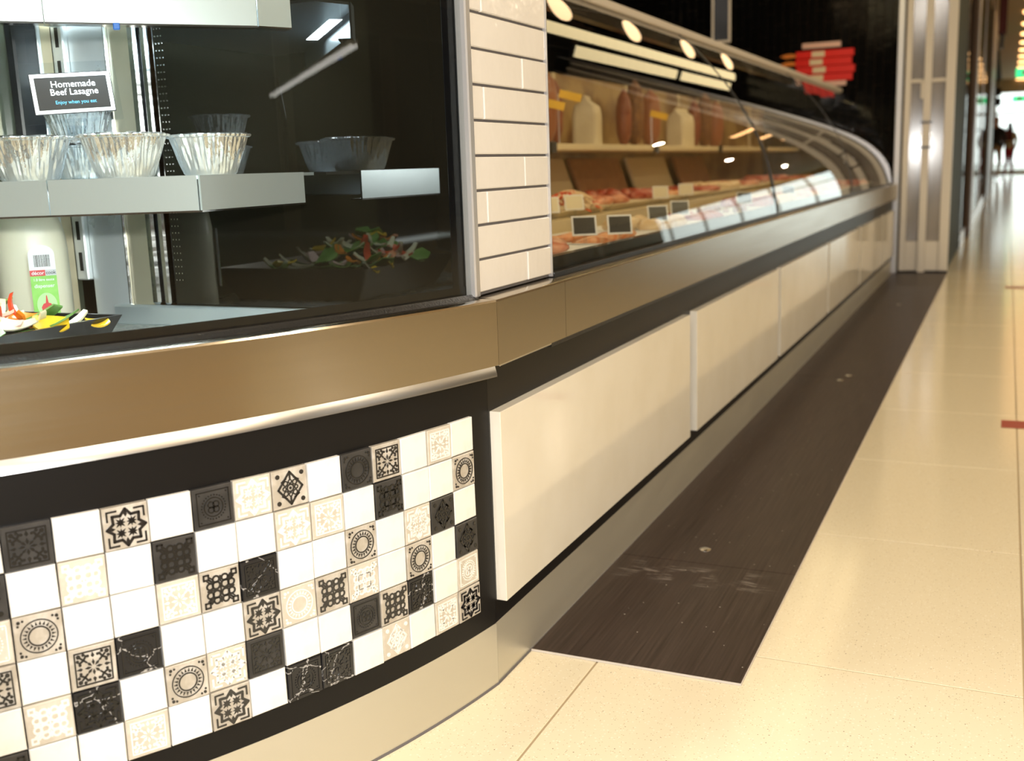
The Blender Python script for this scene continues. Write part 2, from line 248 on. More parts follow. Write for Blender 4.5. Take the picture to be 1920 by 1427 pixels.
# ------------------------------------------------------------------ mesh helpers
class MB:
    def __init__(s): s.v = []; s.f = []; s.m = []
    def add(s, vs, fs, mi=0):
        o = len(s.v); s.v += [tuple(v) for v in vs]; s.f += [tuple(i + o for i in f) for f in fs]; s.m += [mi]*len(fs); return s
    def box(s, x0, x1, y0, y1, z0, z1, mi=0, ch=0.0):
        if ch <= 0:
            return s.add([(x0,y0,z0),(x1,y0,z0),(x1,y1,z0),(x0,y1,z0),(x0,y0,z1),(x1,y0,z1),(x1,y1,z1),(x0,y1,z1)],
                         [(0,3,2,1),(4,5,6,7),(0,1,5,4),(1,2,6,5),(2,3,7,6),(3,0,4,7)], mi)
        c = ch; L = []; F = []
        pts = {}
        for ix, X in ((0, x0), (1, x1)):
            for iy, Y in ((0, y0), (1, y1)):
                for iz, Z in ((0, z0), (1, z1)):
                    dx = c if ix == 0 else -c; dy = c if iy == 0 else -c; dz = c if iz == 0 else -c
                    pts[ix,iy,iz,'x'] = len(L); L.append((X, Y+dy, Z+dz))
                    pts[ix,iy,iz,'y'] = len(L); L.append((X+dx, Y, Z+dz))
                    pts[ix,iy,iz,'z'] = len(L); L.append((X+dx, Y+dy, Z))
                    F.append((pts[ix,iy,iz,'x'], pts[ix,iy,iz,'y'], pts[ix,iy,iz,'z']))
        q = [(0,0),(1,0),(1,1),(0,1)]
        for i in (0, 1):
            F.append(tuple(pts[i,a,b,'x'] for a, b in q)); F.append(tuple(pts[a,i,b,'y'] for a, b in q)); F.append(tuple(pts[a,b,i,'z'] for a, b in q))
        for a in (0, 1):
            for b in (0, 1):
                F.append((pts[a,b,0,'x'], pts[a,b,0,'y'], pts[a,b,1,'y'], pts[a,b,1,'x']))
                F.append((pts[a,0,b,'x'], pts[a,0,b,'z'], pts[a,1,b,'z'], pts[a,1,b,'x']))
                F.append((pts[0,a,b,'y'], pts[0,a,b,'z'], pts[1,a,b,'z'], pts[1,a,b,'y']))
        return s.add(L, F, mi)
    def prism(s, poly, z0, z1, mi=0, T=None):
        n = len(poly); v = [(p[0], p[1], z0) for p in poly] + [(p[0], p[1], z1) for p in poly]
        if T: v = [T(*p) for p in v]
        return s.add(v, [tuple(range(n, 2*n)), tuple(range(n-1, -1, -1))] + [(i, (i+1) % n, n+(i+1) % n, n+i) for i in range(n)], mi)
    def stroke(s, pts, wd, z0, z1, mi=0, closed=False):
        n = len(pts); rng = range(n if closed else n-1)
        for i in rng:
            a = pts[i]; b = pts[(i+1) % n]; dx, dy = b[0]-a[0], b[1]-a[1]; l = math.hypot(dx, dy) or 1
            nx, ny = -dy/l*wd/2, dx/l*wd/2; ex, ey = dx/l*wd*0.3, dy/l*wd*0.3
            s.prism([(a[0]-ex-nx, a[1]-ey-ny), (b[0]+ex-nx, b[1]+ey-ny), (b[0]+ex+nx, b[1]+ey+ny), (a[0]-ex+nx, a[1]-ey+ny)], z0, z1, mi)
        return s
    def ring(s, cx, cy, r, wd, z0, z1, n=24, mi=0):
        v = []; F = []
        for i in range(n):
            a = 2*pi*i/n; c, q = math.cos(a), math.sin(a)
            for rr in (r-wd/2, r+wd/2):
                for z in (z0, z1): v.append((cx+c*rr, cy+q*rr, z))
        for i in range(n):
            a = 4*i; b = 4*((i+1) % n)
            F += [(a+1, a+3, b+3, b+1), (a+2, b+2, b+3, a+3), (a, a+1, b+1, b)]
        return s.add(v, F, mi)
    def disc(s, cx, cy, r, z0, z1, n=12, mi=0):
        return s.prism([(cx+r*math.cos(2*pi*i/n), cy+r*math.sin(2*pi*i/n)) for i in range(n)], z0, z1, mi)
    def lathe(s, prof, n=32, mi=0, cap=True, loc=(0,0,0), fn=None):
        v = []; F = []; m = len(prof)
        for i in range(n):
            a = 2*pi*i/n
            for j, (r, z) in enumerate(prof):
                rr = r if fn is None else fn(r, z, a, j)
                v.append((loc[0]+rr*math.cos(a), loc[1]+rr*math.sin(a), loc[2]+z))
        for i in range(n):
            k = (i+1) % n
            for j in range(m-1): F.append((i*m+j, k*m+j, k*m+j+1, i*m+j+1))
        if cap:
            F.append(tuple(i*m for i in range(n-1, -1, -1))); F.append(tuple(i*m+m-1 for i in range(n)))
        return s.add(v, F, mi)
    def tube(s, pts, r, n=8, mi=0, caps=True):
        v = []; F = []; P = [Vector(p) for p in pts]; rr = r if isinstance(r, (list, tuple)) else [r]*len(P)
        for i, p in enumerate(P):
            d = (P[min(i+1, len(P)-1)] - P[max(i-1, 0)]).normalized()
            a = d.orthogonal().normalized() if abs(d.z) > 0.95 else d.cross(Vector((0,0,1))).normalized()
            b = d.cross(a)
            for k in range(n):
                t = 2*pi*k/n; v.append(p + a*math.cos(t)*rr[i] + b*math.sin(t)*rr[i])
        for i in range(len(P)-1):
            for k in range(n):
                F.append((i*n+k, i*n+(k+1) % n, (i+1)*n+(k+1) % n, (i+1)*n+k))
        if caps: F += [tuple(range(n-1, -1, -1)), tuple((len(P)-1)*n+k for k in range(n))]
        return s.add(v, F, mi)
    def sweep(s, path, prof, mi=0, closed=True, caps=True):
        """path [(x,y,nx,ny)], prof [(offset along n, z)] -> closed profile swept"""
        m = len(prof); v = [(x+nx*o, y+ny*o, z) for (x, y, nx, ny) in path for (o, z) in prof]; F = []
        for i in range(len(path)-1):
            for j in range(m if closed else m-1):
                k = (j+1) % m; F.append((i*m+j, (i+1)*m+j, (i+1)*m+k, i*m+k))
        if caps and closed: F += [tuple(range(m-1, -1, -1)), tuple((len(path)-1)*m+j for j in range(m))]
        return s.add(v, F, mi)
    def mesh(s, name, mats, smooth=None):
        me = bpy.data.meshes.new(name); me.from_pydata(s.v, [], s.f)
        for m in (mats if isinstance(mats, (list, tuple)) else [mats]): me.materials.append(MATS[m])
        me.polygons.foreach_set('material_index', s.m)
        import bmesh
        b = bmesh.new(); b.from_mesh(me); bmesh.ops.recalc_face_normals(b, faces=b.faces); b.to_mesh(me); b.free()
        if smooth is not None:
            me.polygons.foreach_set('use_smooth', [True]*len(me.polygons)); me.set_sharp_from_angle(angle=math.radians(smooth))
        me.update(); return me
    def build(s, name, mats, parent=None, loc=(0,0,0), rot=(0,0,0), smooth=None):
        return put(s.mesh(name, mats, smooth), name, parent, loc, rot)
def put(me, name, parent=None, loc=(0,0,0), rot=(0,0,0)):
    o = bpy.data.objects.new(name, me); C.objects.link(o); o.location = loc; o.rotation_euler = rot
    if parent: o.parent = parent
    return o
def tag(o, label, cat, group=None, kind=None):
    if label: o['label'] = label
    if cat: o['category'] = cat
    if group: o['group'] = group
    if kind: o['kind'] = kind
    return o
def thing(name, label, cat, loc=(0,0,0), rotz=0, group=None):
    o = bpy.data.objects.new(name, None); C.objects.link(o); o.location = loc; o.rotation_euler = (0,0,rotz); o.empty_display_size = 0.05
    return tag(o, label, cat, group)
def struct(o, label=None):
    o['kind'] = 'structure'
    if label: o['label'] = label
    return o
def sempty(name, loc=(0,0,0)):
    o = bpy.data.objects.new(name, None); C.objects.link(o); o.location = loc; o.empty_display_size = 0.05; o['kind'] = 'structure'; return o
def dup(root, loc, rotz=0, label=None, group=None):
    r = root.copy(); C.objects.link(r); r.location = loc; r.rotation_euler = (0,0,rotz)
    if label: r['label'] = label
    if group: r['group'] = group
    for ch in list(root.children):
        c = ch.copy(); C.objects.link(c); c.parent = r
        for g in ch.children:
            d = g.copy(); C.objects.link(d); d.parent = c
    return r
def text_mesh(txt, size, mat, name, parent, M, align='CENTER', bold=0.0, sx=1.0):
    cu = bpy.data.curves.new(name, 'FONT'); cu.body = txt; cu.size = size; cu.align_x = align; cu.align_y = 'CENTER'; cu.offset = bold; cu.resolution_u = 3
    t = bpy.data.objects.new(name, cu); C.objects.link(t); bpy.context.view_layer.update()
    me = bpy.data.meshes.new_from_object(t.evaluated_get(bpy.context.evaluated_depsgraph_get())); bpy.data.objects.remove(t)
    me.materials.clear(); me.materials.append(MATS[mat])
    for v in me.vertices: v.co.x *= sx
    o = bpy.data.objects.new(name, me); C.objects.link(o); o.parent = parent; o.matrix_local = M; return o

# ------------------------------------------------------------------ plan curves
XS = -0.655                                     # face of the straight black base
KC, KR = (-2.129, 1.556), 1.4915                # black curved base
LC, LR = (-2.715, 1.892), 2.163                 # curved steel ledge
YC = 1.332                                      # where curve meets straight
def arc(c, r, y0, y1, n, off=0.0):
    a0 = math.asin((y0-c[1])/r); a1 = math.asin((y1-c[1])/r); out = []
    for i in range(n+1):
        a = a0 + (a1-a0)*i/n; out.append((c[0]+r*math.cos(a), c[1]+r*math.sin(a), math.cos(a), math.sin(a)))
    return [(x+nx*off, y+ny*off, nx, ny) for x, y, nx, ny in out]
YEND = 7.28
Y0 = 0.36

# ================================================================== SETTING
fl_ = sempty('floor')
MB().box(-6, 14, -9, 9.2, -0.06, -0.0012).build('screed', 'floor_joint', fl_)
tile = MB().box(-0.2988, 0.2988, -0.2988, 0.2988, -0.012, 0, 0, 0.0006).mesh('floor_tile', 'terrazzo')
JX, JY, P = 0.0145-0.556, 1.5546, 0.601
n = 0
for i in range(0, 7):
    for j in range(-3, 13):
        x = JX + P*(i+0.5); y = JY + P*(j+0.5)
        if x < 0.35 or (y > 1.2 and x < 3): put(tile, 'floor_tile', fl_, (x, y, R.uniform(-0.0002, 0.0002)))
for j in range(-3, 1): put(tile, 'floor_tile', fl_, (JX - P*0.5, JY + P*(j+0.5), 0))
far = MB()
for x in range(-10, 23):
    for y in range(13, 70):
        xa = JX+P*x; ya = JY+P*y
        if xa > 13.4: continue
        far.add([(xa+.001, ya+.001, 0), (xa+P-.001, ya+.001, 0), (xa+P-.001, ya+P-.001, 0), (xa+.001, ya+P-.001, 0)], [(0,1,2,3)])
for x in range(7, 23):
    for y in range(-16, 13):
        xa = JX+P*x; ya = JY+P*y
        far.add([(xa+.001, ya+.001, 0), (xa+P-.001, ya+.001, 0), (xa+P-.001, ya+P-.001, 0), (xa+.001, ya+P-.001, 0)], [(0,1,2,3)])
for x in range(0, 7):
    for y in range(-16, -3):
        xa = JX+P*x; ya = JY+P*y
        far.add([(xa+.001, ya+.001, 0), (xa+P-.001, ya+.001, 0), (xa+P-.001, ya+P-.001, 0), (xa+.001, ya+P-.001, 0)], [(0,1,2,3)])
o = far.build('floor_paving', 'terrazzo', fl_); o['kind'] = 'stuff'
MB().box(-6.5, 14, 9.2, 45, -0.06, -0.0012).build('screed', 'floor_joint', fl_)

struct(MB().box(-0.33, 14, -9.2, 44, 3.2, 3.3).build('ceiling', 'ceiling_cream'))
struct(MB().box(-6.5, -0.33, -9.2, 44, 3.2, 3.3).build('ceiling_shop', 'ceiling_dark'))
wr = sempty('wall_right', (13, 0, 0))
MB().box(.6, .8, -9.2, 44, 0, 3.2).build('wall_piece', 'wall_dark', wr)
for k in range(14):
    y = -8 + 3.6*k
    MB().box(0, .2, y-.25, y+.25, 0, 3.2).build('shop_pier', 'wall_shop' if k % 2 else 'wall_brown', wr)
MB().box(0, .2, -9.2, 44, 2.7, 3.2).build('shop_fascia', 'wall_brown', wr)
struct(MB().box(-6.5, -6.4, -9.2, 44, 0, 3.2).build('wall_left', 'black_paint'))
struct(MB().box(-6.5, 14, -9.3, -9.2, 0, 3.2).build('wall_front', 'wall_brown'))
# far end: glazed entrance open to the daylight
we = sempty('window_1', (0, 42, 0))
for k in range(9):
    MB().box(-0.5+1.45*k-0.05, -0.5+1.45*k+0.05, -0.05, 0.05, 0, 2.75).build('mullion', 'white_frame', we)
MB().box(-0.6, 11.5, -0.06, 0.06, 2.75, 3.2).build('header_panel', 'wall_cream', we)
MB().box(-0.6, 11.5, -0.05, 0.05, 2.02, 2.1).build('transom', 'white_frame', we)
MB().box(-0.6, 11.5, -0.05, 0.05, 0, 0.12).build('bottom_rail', 'white_frame', we)
MB().box(-0.6, 11.5, -0.005, 0.005, 0.12, 2.75).build('glass_pane', 'glass_clear', we)
struct(MB().box(-6.5, -0.6, 41.9, 42.1, 0, 3.2).build('wall_end', 'wall_brown'))
struct(MB().box(11.5, 14, 41.9, 42.1, 0, 3.2).build('wall_end', 'wall_brown'))
struct(MB().box(-12, 30, 44.2, 80, -0.05, 0).build('pavement', 'pavement'))

# end wall of the shop: black upright tiles
wb = sempty('wall_back', (0, 7.6, 0))
MB().box(-4.2, -0.66, 0.006, 0.12, 0, 3.2).build('grout_bed', 'black_grout', wb)
tw, th = 0.054, 0.215
bt = MB().box(-tw/2+.0012, tw/2-.0012, -0.002, 0.008, -th/2+.0012, th/2-.0012, 0, 0.0012).mesh('tile', 'black_tile')
rest = MB()
for i in range(60):
    x = -0.69 - tw*i; offs = (i % 3) * th/3
    for j in range(0, 15):
        z = 0.1 + th*j + offs
        if z > 3.1: continue
        if x > -2.3 and 0.85 < z < 1.95: put(bt, 'tile', wb, (x, R.uniform(-.0008, .0008), z), (R.uniform(-.012, .012), 0, R.uniform(-.012, .012)))
        else: rest.box(x-tw/2+.0012, x+tw/2-.0012, -0.002, 0.008, z-th/2+.0012, z+th/2-.0012)
o = rest.build('tile_field', 'black_tile', wb); o['kind'] = 'stuff'
struct(MB().box(-4.3, -4.2, 0.2, 7.7, 0, 3.2).build('wall_service', 'black_paint'))

# ------------------------------------------------------------------ tiled pillar
pl = sempty('tiled_pillar')
MB().box(-1.05, -0.6665, 1.333, 1.5985, 0.582, 3.2).build('grout_bed', 'grout', pl)
pt0, pt1 = 1.3335, 1.5985
ph = 0.0474
for r in range(0, 19):
    z0 = 0.5845 + ph*r; k = r % 3
    cuts = [pt0] + ([1.505] if k == 0 else [1.372] if k == 2 else []) + [pt1]
    for a, b_ in zip(cuts[:-1], cuts[1:]):
        o = MB().box(-0.672, -0.662, a+.0015, b_-.0015, z0+.0019, z0+ph-.0019, 0, 0.0014).build('tile', 'white_tile', pl, smooth=20)
        o.location.x = R.uniform(-0.0006, 0.0006)
MB().box(-0.672, -0.655, 1.311, 1.3225, 0.582, 1.48, 0, 0.002).box(-0.668, -0.6585, 1.3225, 1.332, 0.582, 1.48, 0, 0.001).build('corner_trim', 'aluminium', pl)['label'] = 'bright metal corner trim'
MB().box(-0.672, -0.6605, 1.599, 1.602, 0.582, 1.48).build('edge_trim', 'aluminium', pl)

# ================================================================== COUNTER BASES
cb = thing('corner_counter', 'curved black counter base faced with patterned black and white mosaic tiles', 'counter', (-0.75, 1.0, 0))
ci = cb.location
def rel(path, o=ci): return [(x-o.x, y-o.y, nx, ny) for x, y, nx, ny in path]
kp = rel(arc(KC, KR, Y0, YC-0.0008, 40))
MB().sweep(kp, [(0, 0.097), (0, 0.4728), (-0.05, 0.4728), (-0.05, 0.097)]).build('body', 'black_laminate', cb, smooth=30)
MB().sweep(kp, [(0.0006, 0.0), (0.0006, 0.097), (-0.04, 0.097), (-0.04, 0.0)]).build('kick_plate', 'steel_kick', cb, smooth=30)['label'] = 'brushed steel kick plate'
MB().sweep(kp, [(0.0025, 0.0), (0.0016, 0.003), (0.0006, 0.003), (0.0006, 0.0)]).build('floor_seal', 'grout', cb)

# ---- mosaic
TP = 0.0482; HT = TP/2*0.97; TT = 0.0065
def tile_mesh(mat, hv=1.0):
    b = MB(); h = HT; c = 0.0011; t = TT
    b.add([(-h,-h,-.002),(h,-h,-.002),(h,h,-.002),(-h,h,-.002),(-h,-h,t-c),(h,-h,t-c),(h,h,t-c),(-h,h,t-c),(-h+c,-h+c,t),(h-c,-h+c,t),(h-c,h-c,t),(-h+c,h-c,t)],
          [(8,9,10,11)] + [(i, (i+1) % 4, 4+(i+1) % 4, 4+i) for i in range(4)] + [(4+i, 4+(i+1) % 4, 8+(i+1) % 4, 8+i) for i in range(4)])
    return b.mesh('mosaic_tile', mat)
S = HT*0.93
def pol(r, a): return (r*math.cos(a), r*math.sin(a))
def motif(k):
    b = MB(); z0, z1 = TT-0.0003, TT+0.0009
    sc = lambda ps: [(p[0]*S, p[1]*S) for p in ps]
    st = lambda ps, w, cl=False: b.stroke(sc(ps), w*S, z0, z1, 0, cl)
    ri = lambda x, y, r, w, n=20: b.ring(x*S, y*S, r*S, w*S, z0, z1, n)
    di = lambda x, y, r, n=10: b.disc(x*S, y*S, r*S, z0, z1, n)
    po = lambda ps: b.prism(sc(ps), z0, z1)
    sq = lambda h, w, cx=0, cy=0: st([(cx-h,cy-h),(cx+h,cy-h),(cx+h,cy+h),(cx-h,cy+h)], w, True)
    if k == 'A':      # framed snowflake arabesque
        sq(0.84, 0.07)
        for i in range(8):
            a = i*pi/4; d = 0.13
            po([pol(.10, a), pol(.27, a+.26), pol(.42, a), pol(.27, a-.26)])
            if i % 2 == 0:
                po([pol(.50, a), pol(.60, a+.14), pol(.80, a), pol(.60, a-.14)]); di(*pol(.66, a+.36), .075, 8); di(*pol(.66, a-.36), .075, 8)
            else:
                st([pol(.44, a), pol(.80, a)], .09); st([pol(.62, a), pol(.72, a+.34)], .10); st([pol(.62, a), pol(.72, a-.34)], .10); di(*pol(.94, a), .11, 8); di(*pol(.84, a+.24), .08, 8); di(*pol(.84, a-.24), .08, 8)
    elif k == 'B':    # four small stars inside a big eight-pointed star
        for sx in (-1, 1):
            for sy in (-1, 1):
                cx, cy = .27*sx, .27*sy
                po([(cx+pol((.25 if i % 2 == 0 else .09), i*pi/4)[0], cy+pol((.25 if i % 2 == 0 else .09), i*pi/4)[1]) for i in range(8)])
                st([(.88*sx, .42*sy), (.88*sx, .88*sy), (.42*sx, .88*sy)], .09)
                po([(cx+.30*math.cos(t)*(1 if q % 2 == 0 else .34), cy+.30*math.sin(t)*(1 if q % 2 == 0 else .34)) for q, t in enumerate([i*pi/4+pi/4 for i in range(8)])])
        st([pol(.93 if i % 4 == 0 else .90 if i % 2 == 0 else .66, i*pi/8) for i in range(16)], .14, True)
        for i in range(4): po([pol(.52, i*pi/2), pol(.68, i*pi/2+.12), pol(.90, i*pi/2), pol(.68, i*pi/2-.12)])
    elif k == 'C':    # interlaced scrolls with little corner squares
        for sx in (-1, 1):
            for sy in (-1, 1):
                sq(.13, .095, .76*sx, .76*sy)
                ri(.24*sx, .24*sy, .20, .105, 14); st([(.62*sx, .62*sy), (.40*sx, .40*sy)], .11)
                ri(.58*sx, .24*sy, .17, .10, 14); ri(.24*sx, .58*sy, .17, .10, 14)
                st([(.58*sx, .42*sy), (.72*sx, .56*sy)], .08); st([(.42*sx, .58*sy), (.56*sx, .72*sy)], .08)
        st([(-.72, 0), (-.34, 0)], .08); st([(.72, 0), (.34, 0)], .08); st([(0, -.18), (0, .18)], .08)
        st([(0, .72), (0, .42)], .08); st([(0, -.72), (0, -.42)], .08)
    elif k == 'D':    # sun ring
        ri(0, 0, .47, .07, 28); ri(0, 0, .82, .055, 32)
        for i in range(22):
            a = 2*pi*i/22; po([pol(.56, a-.10), pol(.75, a), pol(.56, a+.10)])
        for sx in (-1, 1):
            for sy in (-1, 1):
                di(.84*sx, .84*sy, .085, 8); di(.66*sx, .88*sy, .06, 8); di(.88*sx, .66*sy, .06, 8)
    elif k == 'E':    # lozenge with curls and four dots
        st([(0, .90), (.74, 0), (0, -.90), (-.74, 0)], .12, True)
        ri(0, 0, .20, .09, 14); di(0, 0, .08, 8)
        for i in range(4):
            a = i*pi/2+pi/4; ri(*pol(.40, a), .13, .07, 12); a = i*pi/2
            ri(*pol(.36, a), .10, .06, 12)
        st([(0, .78), (0, .48)], .10); st([(0, -.78), (0, -.48)], .10); st([(-.52, .38), (-.24, .56)], .1); st([(.52, -.38), (.24, -.56)], .1); st([(.52, .38), (.24, .56)], .1); st([(-.52, -.38), (-.24, -.56)], .1)
        for sx in (-1, 1):
            for sy in (-1, 1): di(.74*sx, .74*sy, .13, 10)
    elif k == 'F':    # beaded circle with quatrefoil
        sq(.86, .05)
        for i in range(26): di(*pol(.64, 2*pi*i/26), .04, 6)
        ri(0, 0, .50, .05, 26)
        for i in range(4): ri(*pol(.19, i*pi/2+pi/4), .16, .06, 14)
        for sx in (-1, 1):
            for sy in (-1, 1): di(.72*sx, .72*sy, .045, 6)
    return b
BODY = {'white': 'mosaic_white', 'light': 'mosaic_cream', 'blk': 'mosaic_beige', 'dark': 'mosaic_dark', 'vein': 'mosaic_veined'}
RELM = {'light': 'relief_white', 'blk': 'relief_black', 'dark': 'relief_dark', 'vein': 'relief_dark'}
WORD = {'A': 'framed snowflake', 'B': 'four-star', 'C': 'scrollwork', 'D': 'sun ring', 'E': 'lozenge', 'F': 'beaded circle'}
SW = {'light': 'cream tile with pale %s relief', 'blk': 'beige tile with black %s relief', 'dark': 'dark grey tile with black %s relief', 'vein': 'black white-veined tile with %s relief'}
bodies = {k: tile_mesh(m) for k, m in BODY.items()}
reliefs = {}
W = 'w'
COLS = [  # from the right edge, top to bottom
 [W, 'Dblk', W, 'Edark', 'Flight', 'Bblk'],
 ['Alight', W, 'Edark', W, W, 'Alight'],
 [W, W, 'Blight', 'Dblk', W, W],
 ['Ablk', 'Cdark', W, W, 'Cblk', 'Elight'],
 ['Ddark', W, 'Dblk', 'Clight', 'Fdark', W],
 [W, 'Alight', W, 'Cblk', W, 'Avein'],
 ['Eblk', 'Blight', W, 'Dlight', W, 'Fvein'],
 ['Blight', W, 'Avein', 'Bblk', 'Adark', W],
 ['Fdark', W, 'Cblk', W, 'Blight', 'Bblk'],
 [W, 'Cdark', 'Alight', W, 'Dblk', W],
 ['Bblk', W, W, 'Fvein', W, 'Alight'],
 [W, 'Clight', W, 'Ablk', 'Bvein', W],
 ['Adark', W, 'Dblk', W, 'Clight', W],
 [W, 'Edark', 'Flight', 'Ablk', W, 'Cdark'],
 [W, W, 'Ablk', W, 'Bdark', W]]
COLS[2][4] = 'Avein'; COLS[2][3] = 'Dblk'; COLS[3][3] = W
a_right = math.asin((1.2865-KC[1])/KR)
ZT = 0.4215
for ci_, col in enumerate(COLS):
    a = a_right - (ci_+0.5)*TP/KR
    x = KC[0]+KR*math.cos(a); y = KC[1]+KR*math.sin(a)
    for ri_, t in enumerate(col):
        z = ZT - (ri_+0.5)*TP
        kd = 'white' if t == W else t[1:]
        proud = R.uniform(-0.0012, 0.0012)
        # local x = tangent to the right seen from outside (+a), y = up, z = outward
        tx = Vector((-math.sin(a), math.cos(a), 0)); nz = Vector((math.cos(a), math.sin(a), 0)); ty = Vector((0, 0, 1))
        q = R.uniform(-0.012, 0.012)
        M = Matrix(((tx.x, ty.x, nz.x, x-ci.x+nz.x*proud), (tx.y, ty.y, nz.y, y-ci.y+nz.y*proud), (tx.z, ty.z, nz.z, z), (0,0,0,1))) @ Matrix.Rotation(q, 4, 'Z')
        o = put(bodies[kd], 'mosaic_tile', cb); o.matrix_local = M
        if t != W:
            o['label'] = SW[kd] % WORD[t[0]]
            key = t
            if key not in reliefs: reliefs[key] = motif(t[0]).mesh('tile_relief', RELM[kd])
            rl = put(reliefs[key], 'tile_relief', o)

# ---- straight base
lb = thing('long_counter', 'long straight black counter base with glossy cream white panels', 'counter', (XS, 4.3, 0))
yb0, yb1 = YC+0.0008-4.3, YEND-4.3
MB().box(-0.05, 0, yb0, yb1, 0.097, 0.4895).build('body', 'black_laminate', lb)
MB().box(-0.04, 0.0006, yb0, yb1, 0, 0.097).build('kick_plate', 'steel_kick', lb)['label'] = 'brushed steel kick plate'
MB().box(0.0006, 0.0025, yb0, yb1, 0, 0.003).build('floor_seal', 'grout', lb)
ys = [1.338, 2.417, 3.457, 4.497, 5.537, 6.577]; ye = [2.357, 3.412, 4.452, 5.492, 6.532, 7.24]
for a, b_ in zip(ys, ye):
    MB().box(-0.002, 0.0165, a-4.3, b_-4.3, 0.131, 0.4165, 0, 0.0006).build('front_panel', 'white_panel', lb)

# ---- steel ledge on top of both bases
lg = thing('steel_ledge', 'brushed stainless steel ledge running along the counter front', 'ledge', (-0.7, 1.4, 0))
lo = lg.location
lprof = [(0, 0.488), (0, 0.5765), (-0.0012, 0.579), (-0.004, 0.580), (-0.045, 0.580), (-0.045, 0.576), (-0.006, 0.576), (-0.006, 0.488)]
pa = rel(arc(LC, LR, Y0, 1.3195, 40), lo)
MB().sweep(pa, lprof).build('ledge_segment', 'steel_brushed', lg, smooth=25)
def straight(y0, y1): return [(-0.629-lo.x, y0-lo.y, 1, 0), (-0.629-lo.x, y1-lo.y, 1, 0)]
for y0, y1 in ((1.3200, 1.5735), (1.5745, 3.62), (3.621, 5.6), (5.601, YEND)):
    MB().sweep(straight(y0, y1), lprof).build('ledge_segment', 'steel_brushed', lg, smooth=25)
# bright lip below the curved ledge
pL = arc(LC, LR, Y0, 1.3125, 48); v = []; F = []
for x, y, nx, ny in pL:
    # distance of the black base outward along this normal
    px, py = x-KC[0], y-KC[1]; bq = px*nx+py*ny; db = -bq + math.sqrt(max(0, bq*bq-(px*px+py*py-KR*KR)))
    e = max(0.003, db+0.0035)
    for o_, z in ((-.0008, .4878), (e*.25, .4835), (e*.85, .4775), (e, .4735), (e-.03, .4735), (-.03, .4878)): v.append((x+nx*o_-lo.x, y+ny*o_-lo.y, z))
for i in range(48):
    for j in range(6): F.append((i*6+j, (i+1)*6+j, (i+1)*6+(j+1) % 6, i*6+(j+1) % 6))
F += [tuple(range(6)), tuple(48*6+j for j in range(5, -1, -1))]
o = MB().add(v, F).build('ledge_lip', 'steel_lip', lg, smooth=50); o['label'] = 'bright polished lip under the curved ledge'
MB().box(-0.648-lo.x, -0.632-lo.x, 1.33-lo.y, 1.52-lo.y, 0.4840, 0.4879, 0, 0.001).build('ledge_lip', 'steel_polished', lg)
MB().box(-0.648-lo.x, -0.634-lo.x, 1.524-lo.y, YEND-lo.y, 0.4795, 0.4885, 0, 0.001).build('shadow_strip', 'black_seal', lg)  # black strip stands in for the shade under the straight ledge

# ================================================================== FLOOR STRIP
fs = thing('floor_strip', 'dark brown wood-look floor strip along the foot of the counter', 'floor strip', (-0.485, 4.5, 0))
cuts = [1.451, 1.903, 3.80, 5.70, 7.58]
for a, b_ in zip(cuts[:-1], cuts[1:]):
    MB().box(-0.652+0.485, -0.318+0.485, a+.0008-4.5, b_-.0008-4.5, 0.0005, 0.0035).build('board', 'wenge_vinyl', fs)
MB().box(-0.652+0.485, -0.318+0.485, 1.4495-4.5, 1.451-4.5, 0.0005, 0.0036).box(-0.318+.485, -0.3168+.485, 1.4495-4.5, 7.58-4.5, 0.0005, 0.0036).build('board_edging', 'board_edge', fs)
sm = MB().lathe([(0.0001, 0.0), (0.0115, 0.0), (0.0115, 0.0012), (0.009, 0.0026), (0.004, 0.003), (0.0001, 0.003)], 20, cap=False).mesh('stud', 'stud', 40)
for x, y in ((-0.506, 1.978), (-0.470, 3.83), (-0.487, 3.80-0.06), (-0.472, 5.78)): put(sm, 'stud', fs, (x+0.485, y-4.5, 0.0035))
for i, (yy, lab) in enumerate(((3.247, 'short red strip on the cream floor nearer the camera'), (6.667, 'short red strip on the cream floor farther down the aisle'))):
    tag(MB().box(-0.3, 0.3, -0.046, 0.046, 0.0003, 0.0012, 0, 0.0003).build('floor_marker', 'tape_red', None, (0.32, yy, 0)), lab, 'floor marker', 'red markers on the aisle floor')

# ================================================================== CORNER GLASS CABINET
gc = thing('corner_cabinet', 'curved glass corner display cabinet with steel shelves', 'display cabinet', (-1.1, 1.05, 0.53))
go = gc.location
def G(x, y, z): return (x-go.x, y-go.y, z-go.z)
GP = rel(arc(LC, LR, Y0, 1.310, 40, -0.030), go)
def gz(z): return z-go.z
MB().sweep(GP, [(0, gz(0.5805)), (0, gz(1.45)), (-0.008, gz(1.45)), (-0.008, gz(0.5805))]).build('glass_front', 'glass_clear', gc, smooth=30)
MB().sweep(GP, [(-0.0085, gz(0.5805)), (-0.0085, gz(0.598)), (-0.0095, gz(0.598)), (-0.0095, gz(0.5805))]).build('glass_border', 'black_frit', gc, smooth=30)
GPe = rel(arc(LC, LR, 1.278, 1.309, 6, -0.030), go)
MB().sweep(GPe, [(-0.0096, gz(0.5805)), (-0.0096, gz(1.45)), (-0.0106, gz(1.45)), (-0.0106, gz(0.5805))]).build('glass_border', 'black_frit', gc, smooth=30)
MB().sweep(GP, [(0.007, gz(0.5802)), (0.002, gz(0.585)), (0.0002, gz(0.587)), (0.0002, gz(0.5802))]).build('glass_seal', 'black_seal', gc)
